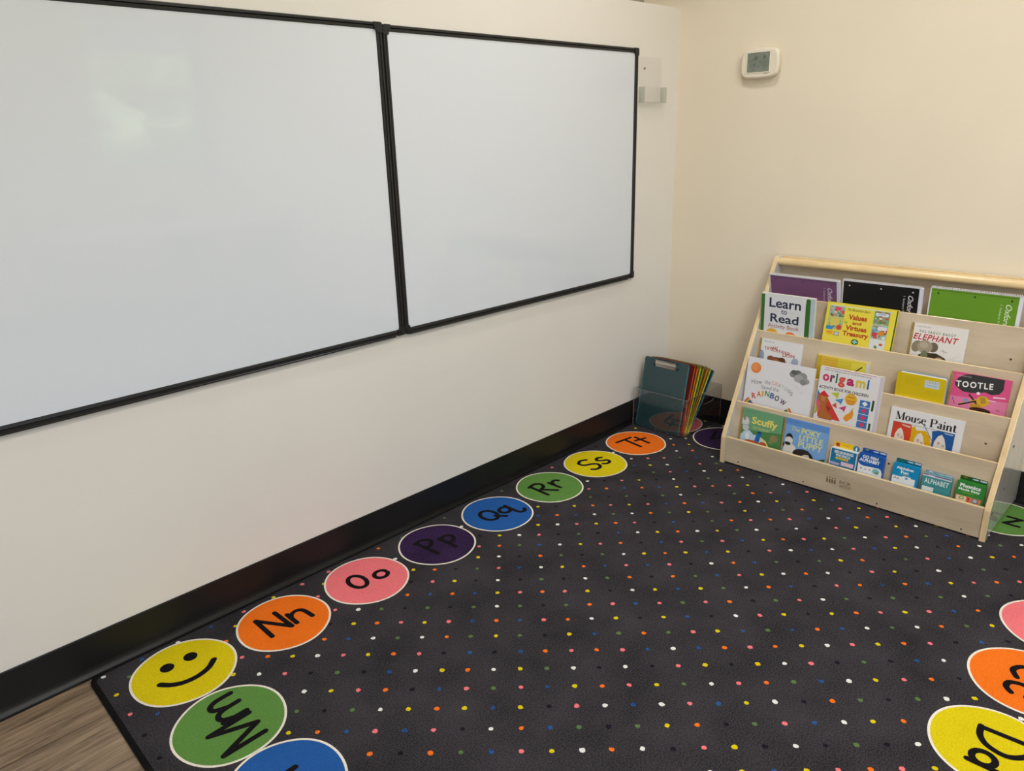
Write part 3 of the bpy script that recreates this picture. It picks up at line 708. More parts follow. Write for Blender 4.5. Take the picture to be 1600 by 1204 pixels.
def book(name, label, cat, M, w, h, t, base, art, spine=None, pages=m_page, group=None, round_=0.0, back=None, cover_t=0.0022, soft=False):
    T = new_thing(name, label, cat, M, group)
    bc = ink(base)
    ct = 0.0006 if soft else cover_t
    x0 = 0.0
    b = bmesh.new(); mats = [bc]
    P = rrect(x0, 0, w, h, round_) if round_ else [(x0, 0), (w, 0), (w, h), (x0, h)]
    prism(b, P, 2, -ct, 0)
    A = Art(b, w, h, 0.0, mats); art(A)
    obj('front_cover', b, mats, T)
    b = bmesh.new(); m = 0.0 if soft else 0.0025
    P = rrect(x0+0.001, m, w-m-.0003, h-m-.0003, max(round_-m, .0005)) if round_ else [(x0+.001, m), (w-m-.0003, m), (w-m-.0003, h-m-.0003), (x0+.001, h-m-.0003)]
    prism(b, P, 2, -t+ct+.0001, -ct-.0001); obj('page_block', b, pages, T)
    b = bmesh.new(); P = rrect(x0, 0, w, h, round_) if round_ else [(x0, 0), (w, 0), (w, h), (x0, h)]
    prism(b, P, 2, -t, -t+ct); obj('back_cover', b, ink(back or base), T)
    if spine is not None:
        b = bmesh.new(); box(b, -.0012, -.0001, 0, h, -t, .0003)
        if spine is m_gold: box(b, -.0012, w*.035, 0, h, .0002, .0006)
        obj('spine', b, spine, T)
    return T

# --- covers
NAVY, GRN, WHT = (38, 44, 74), (58, 112, 42), (234, 234, 232)
def a_learn(A):
    A.rect(0, 0, 100, A.H, (226, 226, 228)); A.rect(0, 0, 100, 1.6, (238, 224, 224)); A.rect(92, 1.6, 100, A.H, (186, 204, 208))
    A.rect(.5, 2, 92, A.H, GRN); A.poly(rrect(7, -4, 83.5, 80, 5), (228, 229, 232)); A.rect(7, 0, 92, 2, (228, 229, 232)); A.poly(rrect(82, .5, 92, 12, 4), (228, 229, 232)); A.poly(rrect(84, 2, 92, 14, 3), GRN); A.rect(84, 8, 92, 16, GRN)
    A.txt('Learn', 16, 7.5, 75, 25, NAVY, .02); A.txt('to', 39, 27.5, 50, 36, NAVY, .012); A.txt('Read', 19, 36.5, 72, 52.5, NAVY, .02)
    A.line([(15, 31.5), (34, 31.5)], .0008, (196, 190, 150)); A.line([(54, 31.5), (74, 31.5)], .0008, (196, 190, 150))
    A.txt('Activity Book', 15, 55.5, 74, 65.5, (170, 84, 78), .004)
    A.disc(23, 76, 12, 11, (226, 178, 44)); A.disc(58, 76, 11, 9, (226, 128, 66))
def patch(A, x0, y0, x1, y1, cols, n, seed, bgc):
    rn = random.Random(seed); A.rect(x0, y0, x1, y1, bgc)
    for _ in range(n):
        cx, cy = rn.uniform(x0+1.5, x1-1.5), rn.uniform(y0+1.5, y1-1.5); r = rn.uniform(1, 3.2)
        P = [(min(max(px, x0), x1), min(max(py, y0), y1)) for px, py in ell(cx, cy, r, r*rn.uniform(.5, 1.1), n=9, rot=rn.uniform(0, 90))]
        A.poly(P, rn.choice(cols))
def a_values(A):
    A.rect(0, 0, 100, A.H, (232, 214, 66)); A.M = A.M @ Matrix.Translation((0, 3.3, 0)) @ Matrix.Diagonal((1, .76, 1, 1)); A.H = (A.H-3.6)/.76; A.rect(5, .4, 96, 2.2, (206, 220, 196))
    mix = [(206, 84, 60), (90, 130, 70), (170, 150, 120), (200, 120, 110), (230, 230, 220), (110, 150, 170), (150, 90, 50), (96, 110, 60)]
    patch(A, 4, 2, 27, 24, mix, 30, 1, (160, 176, 160)); A.disc(17, 7, 5, 3.4, (226, 70, 100))
    patch(A, 4, 25, 27, 49, mix, 26, 2, (186, 190, 110)); A.rect(8, 27, 22, 41, (214, 196, 96)); A.rect(3, 43, 13, 50, (40, 140, 200)); A.disc(22, 44, 4, 5, (206, 70, 50))
    A.rect(4, 52.5, 15, 60, (236, 180, 30)); A.line([(5.5, 55), (13.5, 55)], .0022, (214, 70, 30)); A.line([(6.5, 58), (12.5, 58)], .0016, (214, 90, 30)); A.rect(16, 53, 24, 61, (150, 150, 140)); A.disc(20, 57, 3, 3, (200, 200, 190))
    A.txt('The Berenstain Bears', 31, 3.5, 64, 8.5, (66, 88, 40), 0, .4)
    RB = (186, 62, 28)
    A.txt('Values', 34, 15, 61, 25.5, RB, .035); A.txt('and', 41, 28, 54, 34.5, RB, .03); A.txt('Virtues', 32, 36.5, 63, 46.5, RB, .035); A.txt('Treasury', 29, 48.5, 67, 61, RB, .035)
    A.disc(31, 32, 3, 2.6, (176, 196, 60))
    A.disc(49, 68, 5.4, 5.4, (34, 92, 44)); A.rect(47.6, 64, 50.4, 72, (150, 200, 200)); A.rect(45, 66.6, 53, 69.4, (150, 200, 200))
    patch(A, 70, 2, 92, 27, mix, 34, 3, (130, 160, 120)); A.poly(rrect(72, 5, 90, 11, 2), (214, 226, 234)); A.line([(75, 7.4), (87, 7.4)], .0022, (70, 96, 150)); A.line([(77, 9.6), (85, 9.6)], .0012, (90, 110, 150))
    patch(A, 70, 28, 92, 55, mix, 34, 4, (150, 190, 190)); A.poly(rrect(78, 31, 91, 38, 2), (230, 220, 226)); A.disc(75, 47, 4, 4, (200, 60, 80)); A.disc(84, 44, 4, 5, (220, 140, 40))
    patch(A, 70, 56, 92, A.H, mix, 30, 5, (214, 220, 220))
def gold_head(A, c): A.txt('A Little Golden Book', 8, 4.6, 34, 7.4, c, 0, .3)
def a_eleph(A):
    A.rect(0, 0, 100, A.H, (232, 226, 220)); gold_head(A, (130, 126, 120))
    A.txt('THE SAGGY BAGGY', 14, 13, 80, 18, (60, 84, 60), .012, space=1.3); A.txt('ELEPHANT', 5, 20, 86, 32, (190, 36, 44), .02, .25, space=1.1)
    A.disc(14, 46, 9, 12, (140, 128, 108), 20); A.disc(44, 44, 9, 10, (112, 100, 82)); A.disc(29, 45, 14, 13, (164, 152, 130)); A.disc(27, 42, 8, 6, (184, 172, 150))
    A.poly([(20, 62), (34, 56), (52, 55), (68, 62), (76, 74), (76, 90), (18, 90)], (64, 52, 38)); A.disc(30, 64, 7, 12, (120, 124, 96)); A.disc(58, 68, 8, 6, (206, 170, 130))
    A.line([(58, 48), (70, 50)], .0012, (70, 130, 90)); A.line([(62, 46), (66, 54)], .0012, (70, 130, 90)); A.line([(2, 66), (16, 60)], .0008, (190, 186, 160)); A.line([(76, 62), (92, 54)], .0008, (190, 186, 160))
def a_tawny(A):
    A.rect(0, 0, 100, A.H, (228, 226, 226)); gold_head(A, (120, 124, 130)); RD = (176, 44, 44)
    A.disc(4, 40, 9, 13, (140, 156, 190)); A.disc(86, 42, 8, 9, (160, 172, 198), 20); A.disc(44, 50, 24, 12, (110, 66, 44)); A.disc(42, 52, 13, 10, (176, 112, 70)); A.disc(30, 42, 9, 5, (140, 84, 56)); A.disc(56, 42, 8, 5, (96, 56, 40))
    A.txt('TAWNY', 12, 16, 44, 24, RD, .012, rot=-8); A.txt('SCRAWNY', 28, 20, 74, 28, RD, .012, rot=6); A.txt('LION', 56, 26, 84, 34, RD, .018)
def a_wipe(A):
    A.rect(0, 0, 100, A.H, (214, 196, 54)); A.rect(0, 0, 8, A.H, (196, 166, 40)); A.rect(8, 0, 40, A.H, (218, 176, 50)); A.rect(0, 0, 100, 3, (232, 206, 110)); A.rect(93, 3, 99, A.H, (206, 206, 196))
    for k in range(5): A.line([(14, 9+5*k), (86, 9+5*k)], .0006, (150, 120, 40))
    A.poly(rrect(66, 6, 92, 60, 3), (222, 206, 70)); A.line([(70, 27), (86, 12)], .0042, (34, 34, 34), True); A.line([(67, 30), (71, 26)], .002, (120, 120, 110), True)
def a_board(A):
    A.rect(0, 0, 100, A.H, (218, 190, 22)); A.line([(7, 2), (7, A.H-2)], .001, (190, 164, 20))
    for k, x in ((0, 50), (1, 46), (2, 52), (3, 44), (4, 48)): A.line([(18, 10+3.2*k), (x, 10+3.2*k)], .0006, (180, 158, 40))
    A.poly(rrect(58, 8, 88, 25, 2), (196, 214, 226)); A.rect(60, 9.5, 86, 16, (226, 226, 222))
    for k in range(13): A.line([(62+1.9*k, 9.5), (62+1.9*k, 15)], .0006 if k % 3 else .0011, (70, 74, 90))
    A.line([(63, 18.5), (83, 18.5)], .001, (110, 130, 160))
    for k in range(3): A.line([(62, 32+3.5*k), (86, 32+3.5*k)], .0006, (180, 158, 40))
def a_tootle(A):
    A.rect(0, 0, 100, A.H, (222, 84, 138)); A.poly([(0, 48), (100, 42), (100, A.H), (0, A.H)], (226, 128, 168)); gold_head(A, (236, 190, 210))
    cl = (52, 54, 56)
    A.poly([(22, 3), (34, .5), (88, .5), (89, 20), (84, 29), (72, 33), (60, 30), (52, 33), (38, 36), (24, 36), (12, 29), (8, 20), (12, 11)], cl)
    A.disc(28, 22, 20, 12, cl); A.disc(70, 19, 17, 13, cl); gold_head(A, (190, 186, 190))
    A.txt('TOOTLE', 10, 14, 72, 26, (240, 236, 232), .03, rot=-5, space=1.25)
    A.line([(36, 40), (50, 54)], .006, (60, 40, 20), True); A.line([(22, 62), (56, 46)], .006, (36, 26, 22), True); A.line([(22, 60), (54, 45)], .0022, (216, 176, 40), True)
    A.disc(60, 48, 11, 10, (218, 174, 42)); A.poly([(54, 42), (62, 40), (66, 50), (58, 54)], (176, 140, 50)); A.disc(50, 60, 10, 5, (196, 150, 30)); A.disc(58, 66, 18, 5, (60, 36, 26)); A.disc(50, 34.5, 3, 3, (238, 226, 230))
    A.line([(76, 37), (94, 35)], .0048, (240, 206, 222), True); A.line([(68, 44), (80, 44)], .003, (240, 196, 216), True); A.disc(32, 52, 5, 4, (150, 150, 190)); A.line([(8, 50), (14, 62)], .002, (120, 40, 80)); A.line([(84, 60), (90, 60)], .002, (110, 60, 90))
def a_rainbow(A):
    A.rect(0, 0, 100, A.H, (230, 229, 232)); A.disc(13, 14.5, 8, 8, (232, 136, 70)); A.disc(12, 13, 5, 5, (238, 150, 80))
    for k in range(14):
        a = 2*math.pi*k/14; A.line([(13+9.5*math.cos(a), 14.5+9.5*math.sin(a)), (13+12*math.cos(a), 14.5+12*math.sin(a))], .0005, (200, 190, 170))
    for (x, y, r, c) in ((70, 13, 6, 130), (76, 11, 6, 110), (83, 14, 7, 150), (78, 18, 7, 170), (89, 20, 5, 160), (70, 10, 4, 96), (85, 22, 5, 140)): A.disc(x, y, r, r*.8, (c, c, c))
    rn = random.Random(4)
    for k in range(22):
        x, y = rn.uniform(66, 88), rn.uniform(26, 38); A.line([(x, y), (x-1, y+1.6)], .0005, (160, 160, 160))
    A.txt('How', 9, 31, 25, 38, (92, 92, 92), -.008, rot=-8); A.txt('the', 29, 29, 38, 35, (120, 120, 120), -.008)
    cs = [(226, 130, 110), (230, 150, 90), (120, 150, 160), (214, 196, 110), (150, 170, 190), (120, 120, 130), (110, 110, 110)]
    for ch, x, y, c in zip('CRAYONS', (40, 45.5, 50, 55, 60, 65, 69), (29, 29.5, 30.5, 31.5, 33.5, 36, 39), cs): A.txt(ch, x, y, x+4, y+5.4, c, -.006, rot=5+(x-40)*.5)
    A.txt('Saved the', 25, 37.5, 52, 43, (110, 110, 112), -.008)
    for ch, x, y, c in zip('RAINBOW', (12, 19.5, 27, 32, 40, 47.5, 56), (52, 48, 46, 45, 46.5, 48.5, 52.5), [(206, 80, 70), (224, 110, 60), (220, 180, 60), (60, 140, 80), (60, 90, 160), (60, 60, 80), (90, 60, 110)]):
        A.txt(ch, x, y, x+(3 if ch == 'I' else 6.6 if ch != 'W' else 8.5), y+8.2, c, .03, rot=-14+(x-12)*.9)
    for k, c in enumerate([(206, 84, 70), (228, 140, 70), (226, 200, 90), (90, 150, 100), (70, 96, 160), (110, 76, 130)]):
        r = 41-1.5*k
        A.line(ell(38, 88, r, r, 198, 222, 8), .0041, c); A.line(ell(38, 88, r, r, 322, 352, 8), .0041, c)
    A.disc(52, 77, 5, 3, (70, 60, 60)); A.disc(36, 76, 3, 3, (50, 50, 50)); A.poly([(10, 72), (14, 66), (18, 74)], (200, 90, 80))
def a_origami(A):
    A.rect(0, 0, 100, A.H, (228, 225, 224)); A.rect(95, 0, 100, A.H, (210, 200, 212)); A.line([(6, 1.6), (88, 1.6)], .0016, (196, 50, 50))
    A.txt('STEP-BY-STEP INTRODUCTION TO THE ART OF PAPER FOLDING', 6, 4, 82, 6.2, (60, 50, 50), .004)
    for ch, x0, x1, y0, y1, c in (('o', 5, 16, 12, 24, (214, 56, 104)), ('r', 17.5, 25, 12, 24, (112, 46, 84)), ('i', 26.5, 29.5, 8, 24, (24, 112, 84)), ('g', 31, 42, 12.5, 29.5, (216, 76, 56)), ('a', 44.5, 56.5, 12.5, 24.5, (186, 36, 92)), ('m', 59, 74, 12.5, 24.5, (216, 192, 72)), ('i', 76.5, 79.5, 8.5, 24.5, (36, 92, 168))):
        A.txt(ch, x0, y0, x1, y1, c, .045)
    A.txt('ACTIVITY BOOK FOR CHILDREN', 1.5, 32, 81, 37, (44, 40, 42), .022)
    A.poly([(0, 40), (6, 48), (6, 62), (0, 64)], (60, 130, 190)); A.poly([(0, 62), (8, 72), (2, 82), (0, 82)], (160, 180, 60))
    A.poly([(11, 40), (2, 52), (6, 86), (44, 86), (22, 56)], (206, 60, 56)); A.poly([(2, 56), (-1, 62), (6, 80), (12, 60)], (226, 90, 120)); A.poly([(11, 40), (2, 49), (14, 50), (21, 49)], (206, 40, 50))
    A.poly([(3, 48), (9, 49), (18, 50), (21, 55), (17, 60), (18, 72), (30, 82), (30, 88), (8, 88), (8, 62), (2, 56)], (176, 106, 48)); A.poly([(7, 50), (16, 50), (14, 58), (9, 58)], (196, 128, 66)); A.poly([(18, 64), (26, 68), (22, 74)], (120, 64, 30))
    A.poly([(22, 42), (36, 38), (34, 50), (30, 46)], (190, 196, 56)); A.poly([(30, 52), (44, 47), (41, 58), (38, 55)], (74, 144, 200)); A.poly([(27, 62), (33, 56), (36, 66)], (214, 84, 56)); A.poly([(38, 64), (50, 58), (48, 69), (45, 66)], (206, 60, 120))
    A.disc(55.5, 46, 9.5, 9.5, (228, 176, 44)); A.line([(50, 42.5), (61, 42.5)], .0022, (170, 96, 30))
    for k in range(3): A.line([(48.5+.8*k, 48.5+2.6*k), (62.5-.8*k, 48.5+2.6*k)], .0022, (206, 84, 40))
    A.poly([(60, 60), (63, 68), (62, 76), (54, 84), (48, 80), (50, 74), (57, 68)], (232, 150, 40)); A.line([(60, 62), (62, 59)], .0014, (110, 130, 50))
    for k in range(4):
        y = 43+11.6*k; A.rect(70, y, 86, y+10.6, (54, 116, 182)); A.poly([(78, y+1.2), (82.6, y+5.2), (78, y+9.4), (73.4, y+5.2)], (236, 236, 236) if k == 0 else (214, 60, 96))
    A.poly(rrect(88.5, 40, 92, 58, 1.6), (36, 80, 44)); A.rect(88.5, 78, 92, 90, (36, 80, 44))
def serif(A, s, x, y0, h, c, tw):
    """high-contrast serif lettering drawn with thick and thin strokes. returns the end x"""
    th, tn = h*.20, h*.06; u = A.u
    def V(xx, a, b_, w=th): A.line([(xx, y0+h*(1-b_)), (xx, y0+h*(1-a))], w*u, c)
    def Hh(xa, xb, yy): A.line([(xa, y0+h*(1-yy)), (xb, y0+h*(1-yy))], tn*u, c)
    def L(p, q, w): A.line([(p[0], y0+h*(1-p[1])), (q[0], y0+h*(1-q[1]))], w*u, c)
    def ring(cx, rx, ry, cy, a0=0, a1=360):
        n = 24; pts, ws = [], []
        for k in range(n+1):
            r0 = math.radians(a0+(a1-a0)*k/n); ws.append((tn+(th-tn)*abs(math.cos(r0))**1.5))
            pts.append((cx+rx*math.cos(r0), y0+h*(1-cy)-ry*math.sin(r0)))
        Print.stroke(A, A.clip(pts), ws, ink(c), False)
    for ch in s:
        if ch == 'M':
            w = h*1.0; V(x+h*.12, 0, 1, tn); L((x+h*.14, 1), (x+w*.5, .05), th); L((x+w*.5, .05), (x+w*.86, 1), tn); V(x+w*.88, 0, 1); Hh(x, x+h*.28, .02); Hh(x+w*.74, x+w*1.02, .02); Hh(x, x+h*.2, .98); Hh(x+w*.84, x+w*1.02, .98); x += w*1.12
        elif ch == 'P':
            w = h*.74; V(x+h*.16, 0, 1); Hh(x, x+h*.34, .02); Hh(x, x+h*.5, .98); Hh(x+h*.2, x+h*.5, .5); ring(x+h*.48, h*.2, h*.24, .74, -90, 90); x += w*1.08
        elif ch == 'o': w = h*.6; ring(x+w*.48, w*.36, h*.30, .33); x += w*1.06
        elif ch == 'u': w = h*.68; V(x+h*.13, .12, .62); V(x+h*.5, 0, .62); Hh(x, x+h*.2, .61); Hh(x+h*.38, x+h*.5, .61); ring(x+h*.31, h*.17, h*.13, .15, 180, 340); x += w*1.05
        elif ch == 's': w = h*.5; ring(x+h*.22, h*.14, h*.14, .48, 30, 240); ring(x+h*.22, h*.15, h*.15, .18, -150, 80); x += w*.98
        elif ch == 'e': w = h*.56; ring(x+h*.27, h*.2, h*.30, .33, 10, 320); Hh(x+h*.1, x+h*.46, .36); x += w*1.05
        elif ch == 'a': w = h*.56; V(x+h*.4, .04, .5); ring(x+h*.28, h*.13, h*.12, .5, 0, 160); ring(x+h*.24, h*.14, h*.14, .17, 60, 330); Hh(x+h*.4, x+h*.54, .03); x += w*1.06
        elif ch == 'i': w = h*.32; V(x+h*.15, 0, .62); Hh(x, x+h*.3, .02); Hh(x+h*.02, x+h*.15, .61); A.disc(x+h*.15, y0+h*.12, h*.09, h*.09, c); x += w*1.08
        elif ch == 'n': w = h*.7; V(x+h*.14, 0, .62); V(x+h*.52, 0, .46); ring(x+h*.34, h*.18, h*.14, .47, 0, 160); Hh(x, x+h*.28, .02); Hh(x+h*.38, x+h*.66, .02); x += w*1.04
        elif ch == 't': w = h*.4; V(x+h*.17, .08, .82); Hh(x, x+h*.36, .61); ring(x+h*.28, h*.1, h*.09, .1, 180, 340); x += w
    return x
def a_mouse(A):
    A.rect(0, 0, 100, A.H, (228, 226, 226)); A.rect(0, 0, 100, .8, (240, 232, 228))
    serif(A, 'Mouse', 7.6, 5, 12.1, (30, 30, 32), 0); serif(A, 'Paint', 55.5, 6, 12.4, (30, 30, 32), 0)
    A.rect(5.6, 20.9, 90.4, A.H-6, (50, 50, 60)); A.rect(6, 21.3, 90, A.H-6.4, (222, 222, 222))
    A.poly([(6, 21.3), (31, 21.3), (34, 28), (31, 60), (6, 60)], (206, 66, 42)); A.poly([(18, 23), (31, 24), (30, 27), (19, 25)], (226, 190, 170))
    A.poly([(32, 26), (36, 22), (39, 28), (52, 26), (59, 34), (62, 44), (57, 60), (31, 60), (33, 40)], (220, 168, 12))
    A.poly([(60, 24), (68, 21.3), (90, 21.3), (90, 60), (62, 60), (62, 36)], (28, 86, 156)); A.poly([(76, 22.5), (88, 22.5), (88, 24.5), (78, 24)], (160, 190, 220))
    for (x, y, rx, ry, r_) in ((17, 41, 7, 12, 14), (45, 43, 7.5, 13, -8), (73, 40, 8.5, 14, 12)):
        A.poly([(x-rx, y+ry), (x-rx*.9, y-ry*.1), (x-rx*.45, y-ry*.75), (x+rx*.1, y-ry), (x+rx*.6, y-ry*.6), (x+rx, y+ry*.2), (x+rx*1.1, y+ry)], (226, 218, 208))
        A.poly([(x-rx*.5, y-1), (x-rx*.1, y-3), (x+rx*.1, y+1), (x-rx*.3, y+2)], (206, 164, 144)); A.poly([(x+rx*.3, y+1), (x+rx*.7, y), (x+rx*.8, y+4), (x+rx*.35, y+4)], (206, 170, 150))
    A.disc(48.5, 17.6, 1.5, 1.5, (90, 100, 130)); A.line([(48.5, 18), (62, 38)], .0024, (104, 112, 140), True)
def a_scuffy(A):
    A.rect(0, 0, 100, A.H, (110, 164, 122)); A.poly([(0, 40), (30, 50), (60, 46), (100, 40), (100, A.H), (0, A.H)], (78, 132, 76)); gold_head(A, (60, 110, 110)); YW = (238, 222, 110)
    A.txt('Scuffy', 27, 16, 89, 38, YW, .03); A.txt('THE TUGBOAT', 30, 38.5, 73, 44.5, (200, 206, 120), .012)
    A.disc(12, 32, 9, 12, (214, 216, 216)); A.disc(14, 46, 8, 8, (200, 200, 206)); A.disc(9, 24, 3, 6, (150, 140, 130)); A.line([(6, 40), (20, 38)], .001, (60, 60, 60))
    A.poly([(0, 70), (10, 56), (24, 50), (34, 58), (50, 58), (64, 70), (74, 90), (0, 90)], (190, 214, 230)); A.disc(20, 64, 5, 9, (226, 234, 240)); A.poly([(52, 60), (66, 66), (80, 86), (60, 90)], (226, 214, 160))
    A.poly([(44, 50), (54, 49), (50, 74), (38, 74)], (28, 106, 182)); A.disc(49, 50, 5, 2.4, (20, 60, 110)); A.disc(34, 78, 20, 6, (206, 90, 50)); A.disc(60, 76, 9, 6, (196, 96, 46)); A.disc(84, 56, 9, 8, (150, 130, 90)); A.disc(78, 66, 6, 5, (120, 140, 80))
def a_puppy(A):
    A.rect(0, 0, 100, A.H, (124, 168, 222)); A.rect(0, 0, 100, 14, (96, 146, 212)); gold_head(A, (60, 90, 150)); YW = (222, 222, 140)
    A.txt('The', 18, 17, 37, 27, YW, .0, .2); A.txt('POKY', 41, 16, 84, 29, YW, .03); A.txt('LITTLE', 38, 31, 91, 44, YW, .02); A.txt('PUPPY', 38, 46, 92, 60, YW, .02)
    A.disc(16, 44, 8, 10, (34, 34, 36)); A.disc(16, 50, 9, 8, (226, 222, 214)); A.poly([(4, 84), (8, 60), (20, 54), (32, 62), (40, 84)], (224, 220, 210)); A.disc(14, 58, 7, 4, (34, 32, 34)); A.disc(-1+4, 62, 4, 5, (44, 42, 40))
    A.disc(50, 76, 22, 13, (46, 40, 38)); A.disc(62, 82, 14, 9, (222, 216, 206)); A.poly([(58, 62), (70, 70), (84, 90), (74, 92)], (40, 36, 36)); A.poly([(80, 80), (100, 72), (100, 96), (78, 96)], (46, 96, 60))
def pack(label, M, w, h, t, base, art, tab=None, tab_art=None, tab_h=.014, group='teaching card packs in the lowest tier'):
    T = new_thing('card_pack', label, 'card pack', M, group)
    b = bmesh.new(); mats = [ink(base)]; prism(b, rrect(0, 0, w, h, .003, 3), 2, -t, 0)
    A = Art(b, w, h, 0, mats); art(A); obj('box', b, mats, T)
    if tab:
        b = bmesh.new(); mats = [ink(tab)]; prism(b, rrect(w*.02, h-.02, w*.98, h+tab_h, .004, 3), 2, -t-.0016, -t-.0002)
        A = Art(b, w, h+tab_h, -t-.0002, mats)
        if tab_art: tab_art(A)
        obj('hang_tab', b, mats, T)
    return T
W_ = (236, 238, 240)
def a_begin(A):
    A.poly(rrect(.5, .5, 99.5, A.H-.5, 2), (236, 240, 240)); A.poly(rrect(2.5, 2.5, 97.5, A.H-2.5, 1), (20, 116, 160))
    A.txt('BEGINNING', 15, 8, 86, 19, W_, .03); A.txt('PHONICS', 22, 21, 76, 32, W_, .03); A.poly(rrect(22, 34, 70, 42, 1), (220, 190, 50)); A.line([(27, 38), (66, 38)], .0018, (190, 130, 30))
    A.poly(rrect(45, 48, 92, 64, 2), (226, 190, 204)); A.rect(3, 56, 40, 66, (180, 170, 200))
def a_begin_tab(A): 
    A.rect(3, .5, 97, 34, (232, 188, 24)); A.rect(8, 4, 24, 20, (206, 110, 40)); A.disc(16, 12, 6, 6, (150, 50, 40)); A.line([(34, 13), (46, 10), (60, 13)], .0016, (160, 110, 40))
    A.disc(86, 12, 12, 12, (20, 110, 160)); A.txt('1', 83.5, 6, 88.5, 19, W_, .02)
def a_fish(A):
    A.txt('GO FISH', 14, 7, 76, 20, W_, .04); A.txt('ALPHABET', 3, 22, 84, 36, W_, .04)
    A.line([(22, 40), (56, 40)], .0008, (110, 190, 230)); A.poly([(0, 42), (8, 50), (20, 54), (80, 50), (92, 54), (98, 70), (98, 99), (0, 99)], (226, 230, 236))
    for k, c in enumerate(((90, 90, 90), (190, 120, 90), (70, 120, 90))): A.poly(rrect(8+17*k, 58, 22+17*k, 80, 1.5), (240, 240, 240)); A.rect(12+17*k, 61, 14.5+17*k, 70, c); A.rect(16+17*k, 63, 18.5+17*k, 70, c)
    A.disc(74, 66, 14, 11, (120, 190, 190)); A.disc(78, 72, 8, 5, (110, 150, 90))
def tab_band(c1, c2):
    def f(A): A.rect(5, .6, 96, 12, c1); A.disc(20, 6, 8, 3.4, c2); A.disc(56, 7, 12, 3, (180, 200, 214)); A.rect(72, 3, 95, 10, (190, 196, 214))
    return f
def a_fun(A):
    A.txt('Alphabet', 14, 10, 80, 25, W_, .035); A.txt('Fun', 33, 26, 62, 38, W_, .035); A.line([(28, 42), (66, 42)], .001, (170, 200, 90))
    A.poly(rrect(3, 52, 90, 96, 3), (230, 234, 236)); A.poly(rrect(40, 47, 74, 60, 6), (230, 234, 236)); A.txt('Aa', 8, 55, 30, 66, (90, 96, 110), .0); A.disc(57, 55, 6, 5, (120, 160, 190))
def a_alpha(A):
    A.rect(0, 0, 100, 12, (206, 206, 214)); A.rect(2, 2, 98, 7, (96, 100, 140)); A.disc(30, 8, 14, 3, (226, 220, 226)); A.txt('ALPHABET', 9, 19, 92, 38, W_, .01, space=1.1)
    A.line([(34, 44), (82, 44)], .0008, (40, 90, 90)); A.poly(rrect(4, 52, 44, 70, 1), (226, 230, 228))
def a_phon(A):
    A.txt('Phonics', 11, 8, 84, 24, W_, .035); A.txt('Made Easy', 8, 26, 84, 40, W_, .03); A.line([(22, 44), (64, 44)], .001, (190, 190, 60))
    A.poly(rrect(2, 58, 92, 96, 3), (214, 130, 90)); A.poly(rrect(6, 60, 40, 82, 2), (236, 210, 190)); A.disc(24, 68, 10, 7, (150, 170, 60)); A.disc(24, 68, 5, 3, (226, 220, 190)); A.poly([(44, 58), (54, 62), (50, 78), (46, 76)], (200, 50, 50)); A.poly([(60, 60), (84, 60), (82, 76), (72, 84), (62, 76)], (120, 124, 136)); A.disc(72, 69, 7, 7, (190, 194, 200))
# --- put the books on the tiers (slot, left edge y, width, height, thickness)
GB = 'small picture books with gold spines'
book('activity_book', 'white and green learn-to-read activity book at the left end of the fourth tier', 'book', lean(4, -.549, .216, .262, .012, -.07, x_at=(-.1825, .509)), .216, .262, .012, (230, 230, 230), a_learn, ink((58, 112, 42)), soft=True)
book('story_treasury', 'thick yellow values and virtues treasury book in the middle of the fourth tier', 'book', lean(4, -.797, .244, .253, .028, .17, x_at=(-.1530, .641)), .244, .253, .028, (232, 214, 66), a_values, ink((232, 214, 66)), pages=mat('dark_green_pages', (44, 74, 56), .5))
book('picture_book', 'off-white picture book with red title and grey picture, right end of the fourth tier', 'book', lean(4, -1.0935, .1755, .2135, .006), .1755, .2135, .006, (228, 222, 218), a_eleph, m_gold, group=GB)
book('picture_book', 'white picture book with red letters and brown picture, upper left of the third tier', 'book', lean(3, -.566, .174, .213, .006), .174, .213, .006, (228, 226, 224), a_tawny, m_gold, group=GB)
book('wipe_clean_book', 'yellow ruled wipe-clean book half hidden behind the origami book', 'book', lean(3, -.802, .192, .192, .010), .192, .192, .010, (214, 180, 50), a_wipe, None, soft=True)
book('board_book', 'thick yellow board book with rounded corners and a barcode', 'book', lean(3, -1.1015, .153, .190, .0275, 0.0, x_at=(-.2505, .377)), .153, .190, .0275, (218, 190, 22), a_board, ink((200, 170, 24)), round_=.010, back=(120, 150, 176), cover_t=.003)
book('picture_book', 'pink picture book with black smoke cloud and white title', 'book', lean(3, -1.256, .174, .2135, .006), .174, .2135, .006, (222, 90, 140), a_tootle, m_gold, group=GB)
book('picture_book', 'large white picture book with orange sun, grey cloud and coloured rainbow lettering', 'book', lean(2, -.5535, .269, .274, .009), .269, .274, .009, (230, 229, 232), a_rainbow, ink((226, 225, 228)))
book('origami_book', 'white origami activity book with multicoloured title and folded paper shapes', 'book', lean(2, -.842, .223, .293, .012), .223, .293, .012, (228, 225, 224), a_origami, ink((220, 216, 218)), soft=True)
book('picture_book', 'white picture book with black serif title over red, yellow and blue panels', 'book', lean(2, -1.106, .229, .1965, .009), .229, .1965, .009, (228, 226, 226), a_mouse, ink((226, 224, 224)))
book('picture_book', 'green picture book with pale yellow title at the left end of the lowest tier', 'book', lean(1, -.578, .171, .211, .006), .171, .211, .006, (92, 150, 104), a_scuffy, m_gold, group=GB)
book('picture_book', 'sky blue picture book with pale yellow title beside the green one', 'book', lean(1, -.7545, .170, .2125, .006), .170, .2125, .006, (124, 168, 222), a_puppy, m_gold, group=GB)
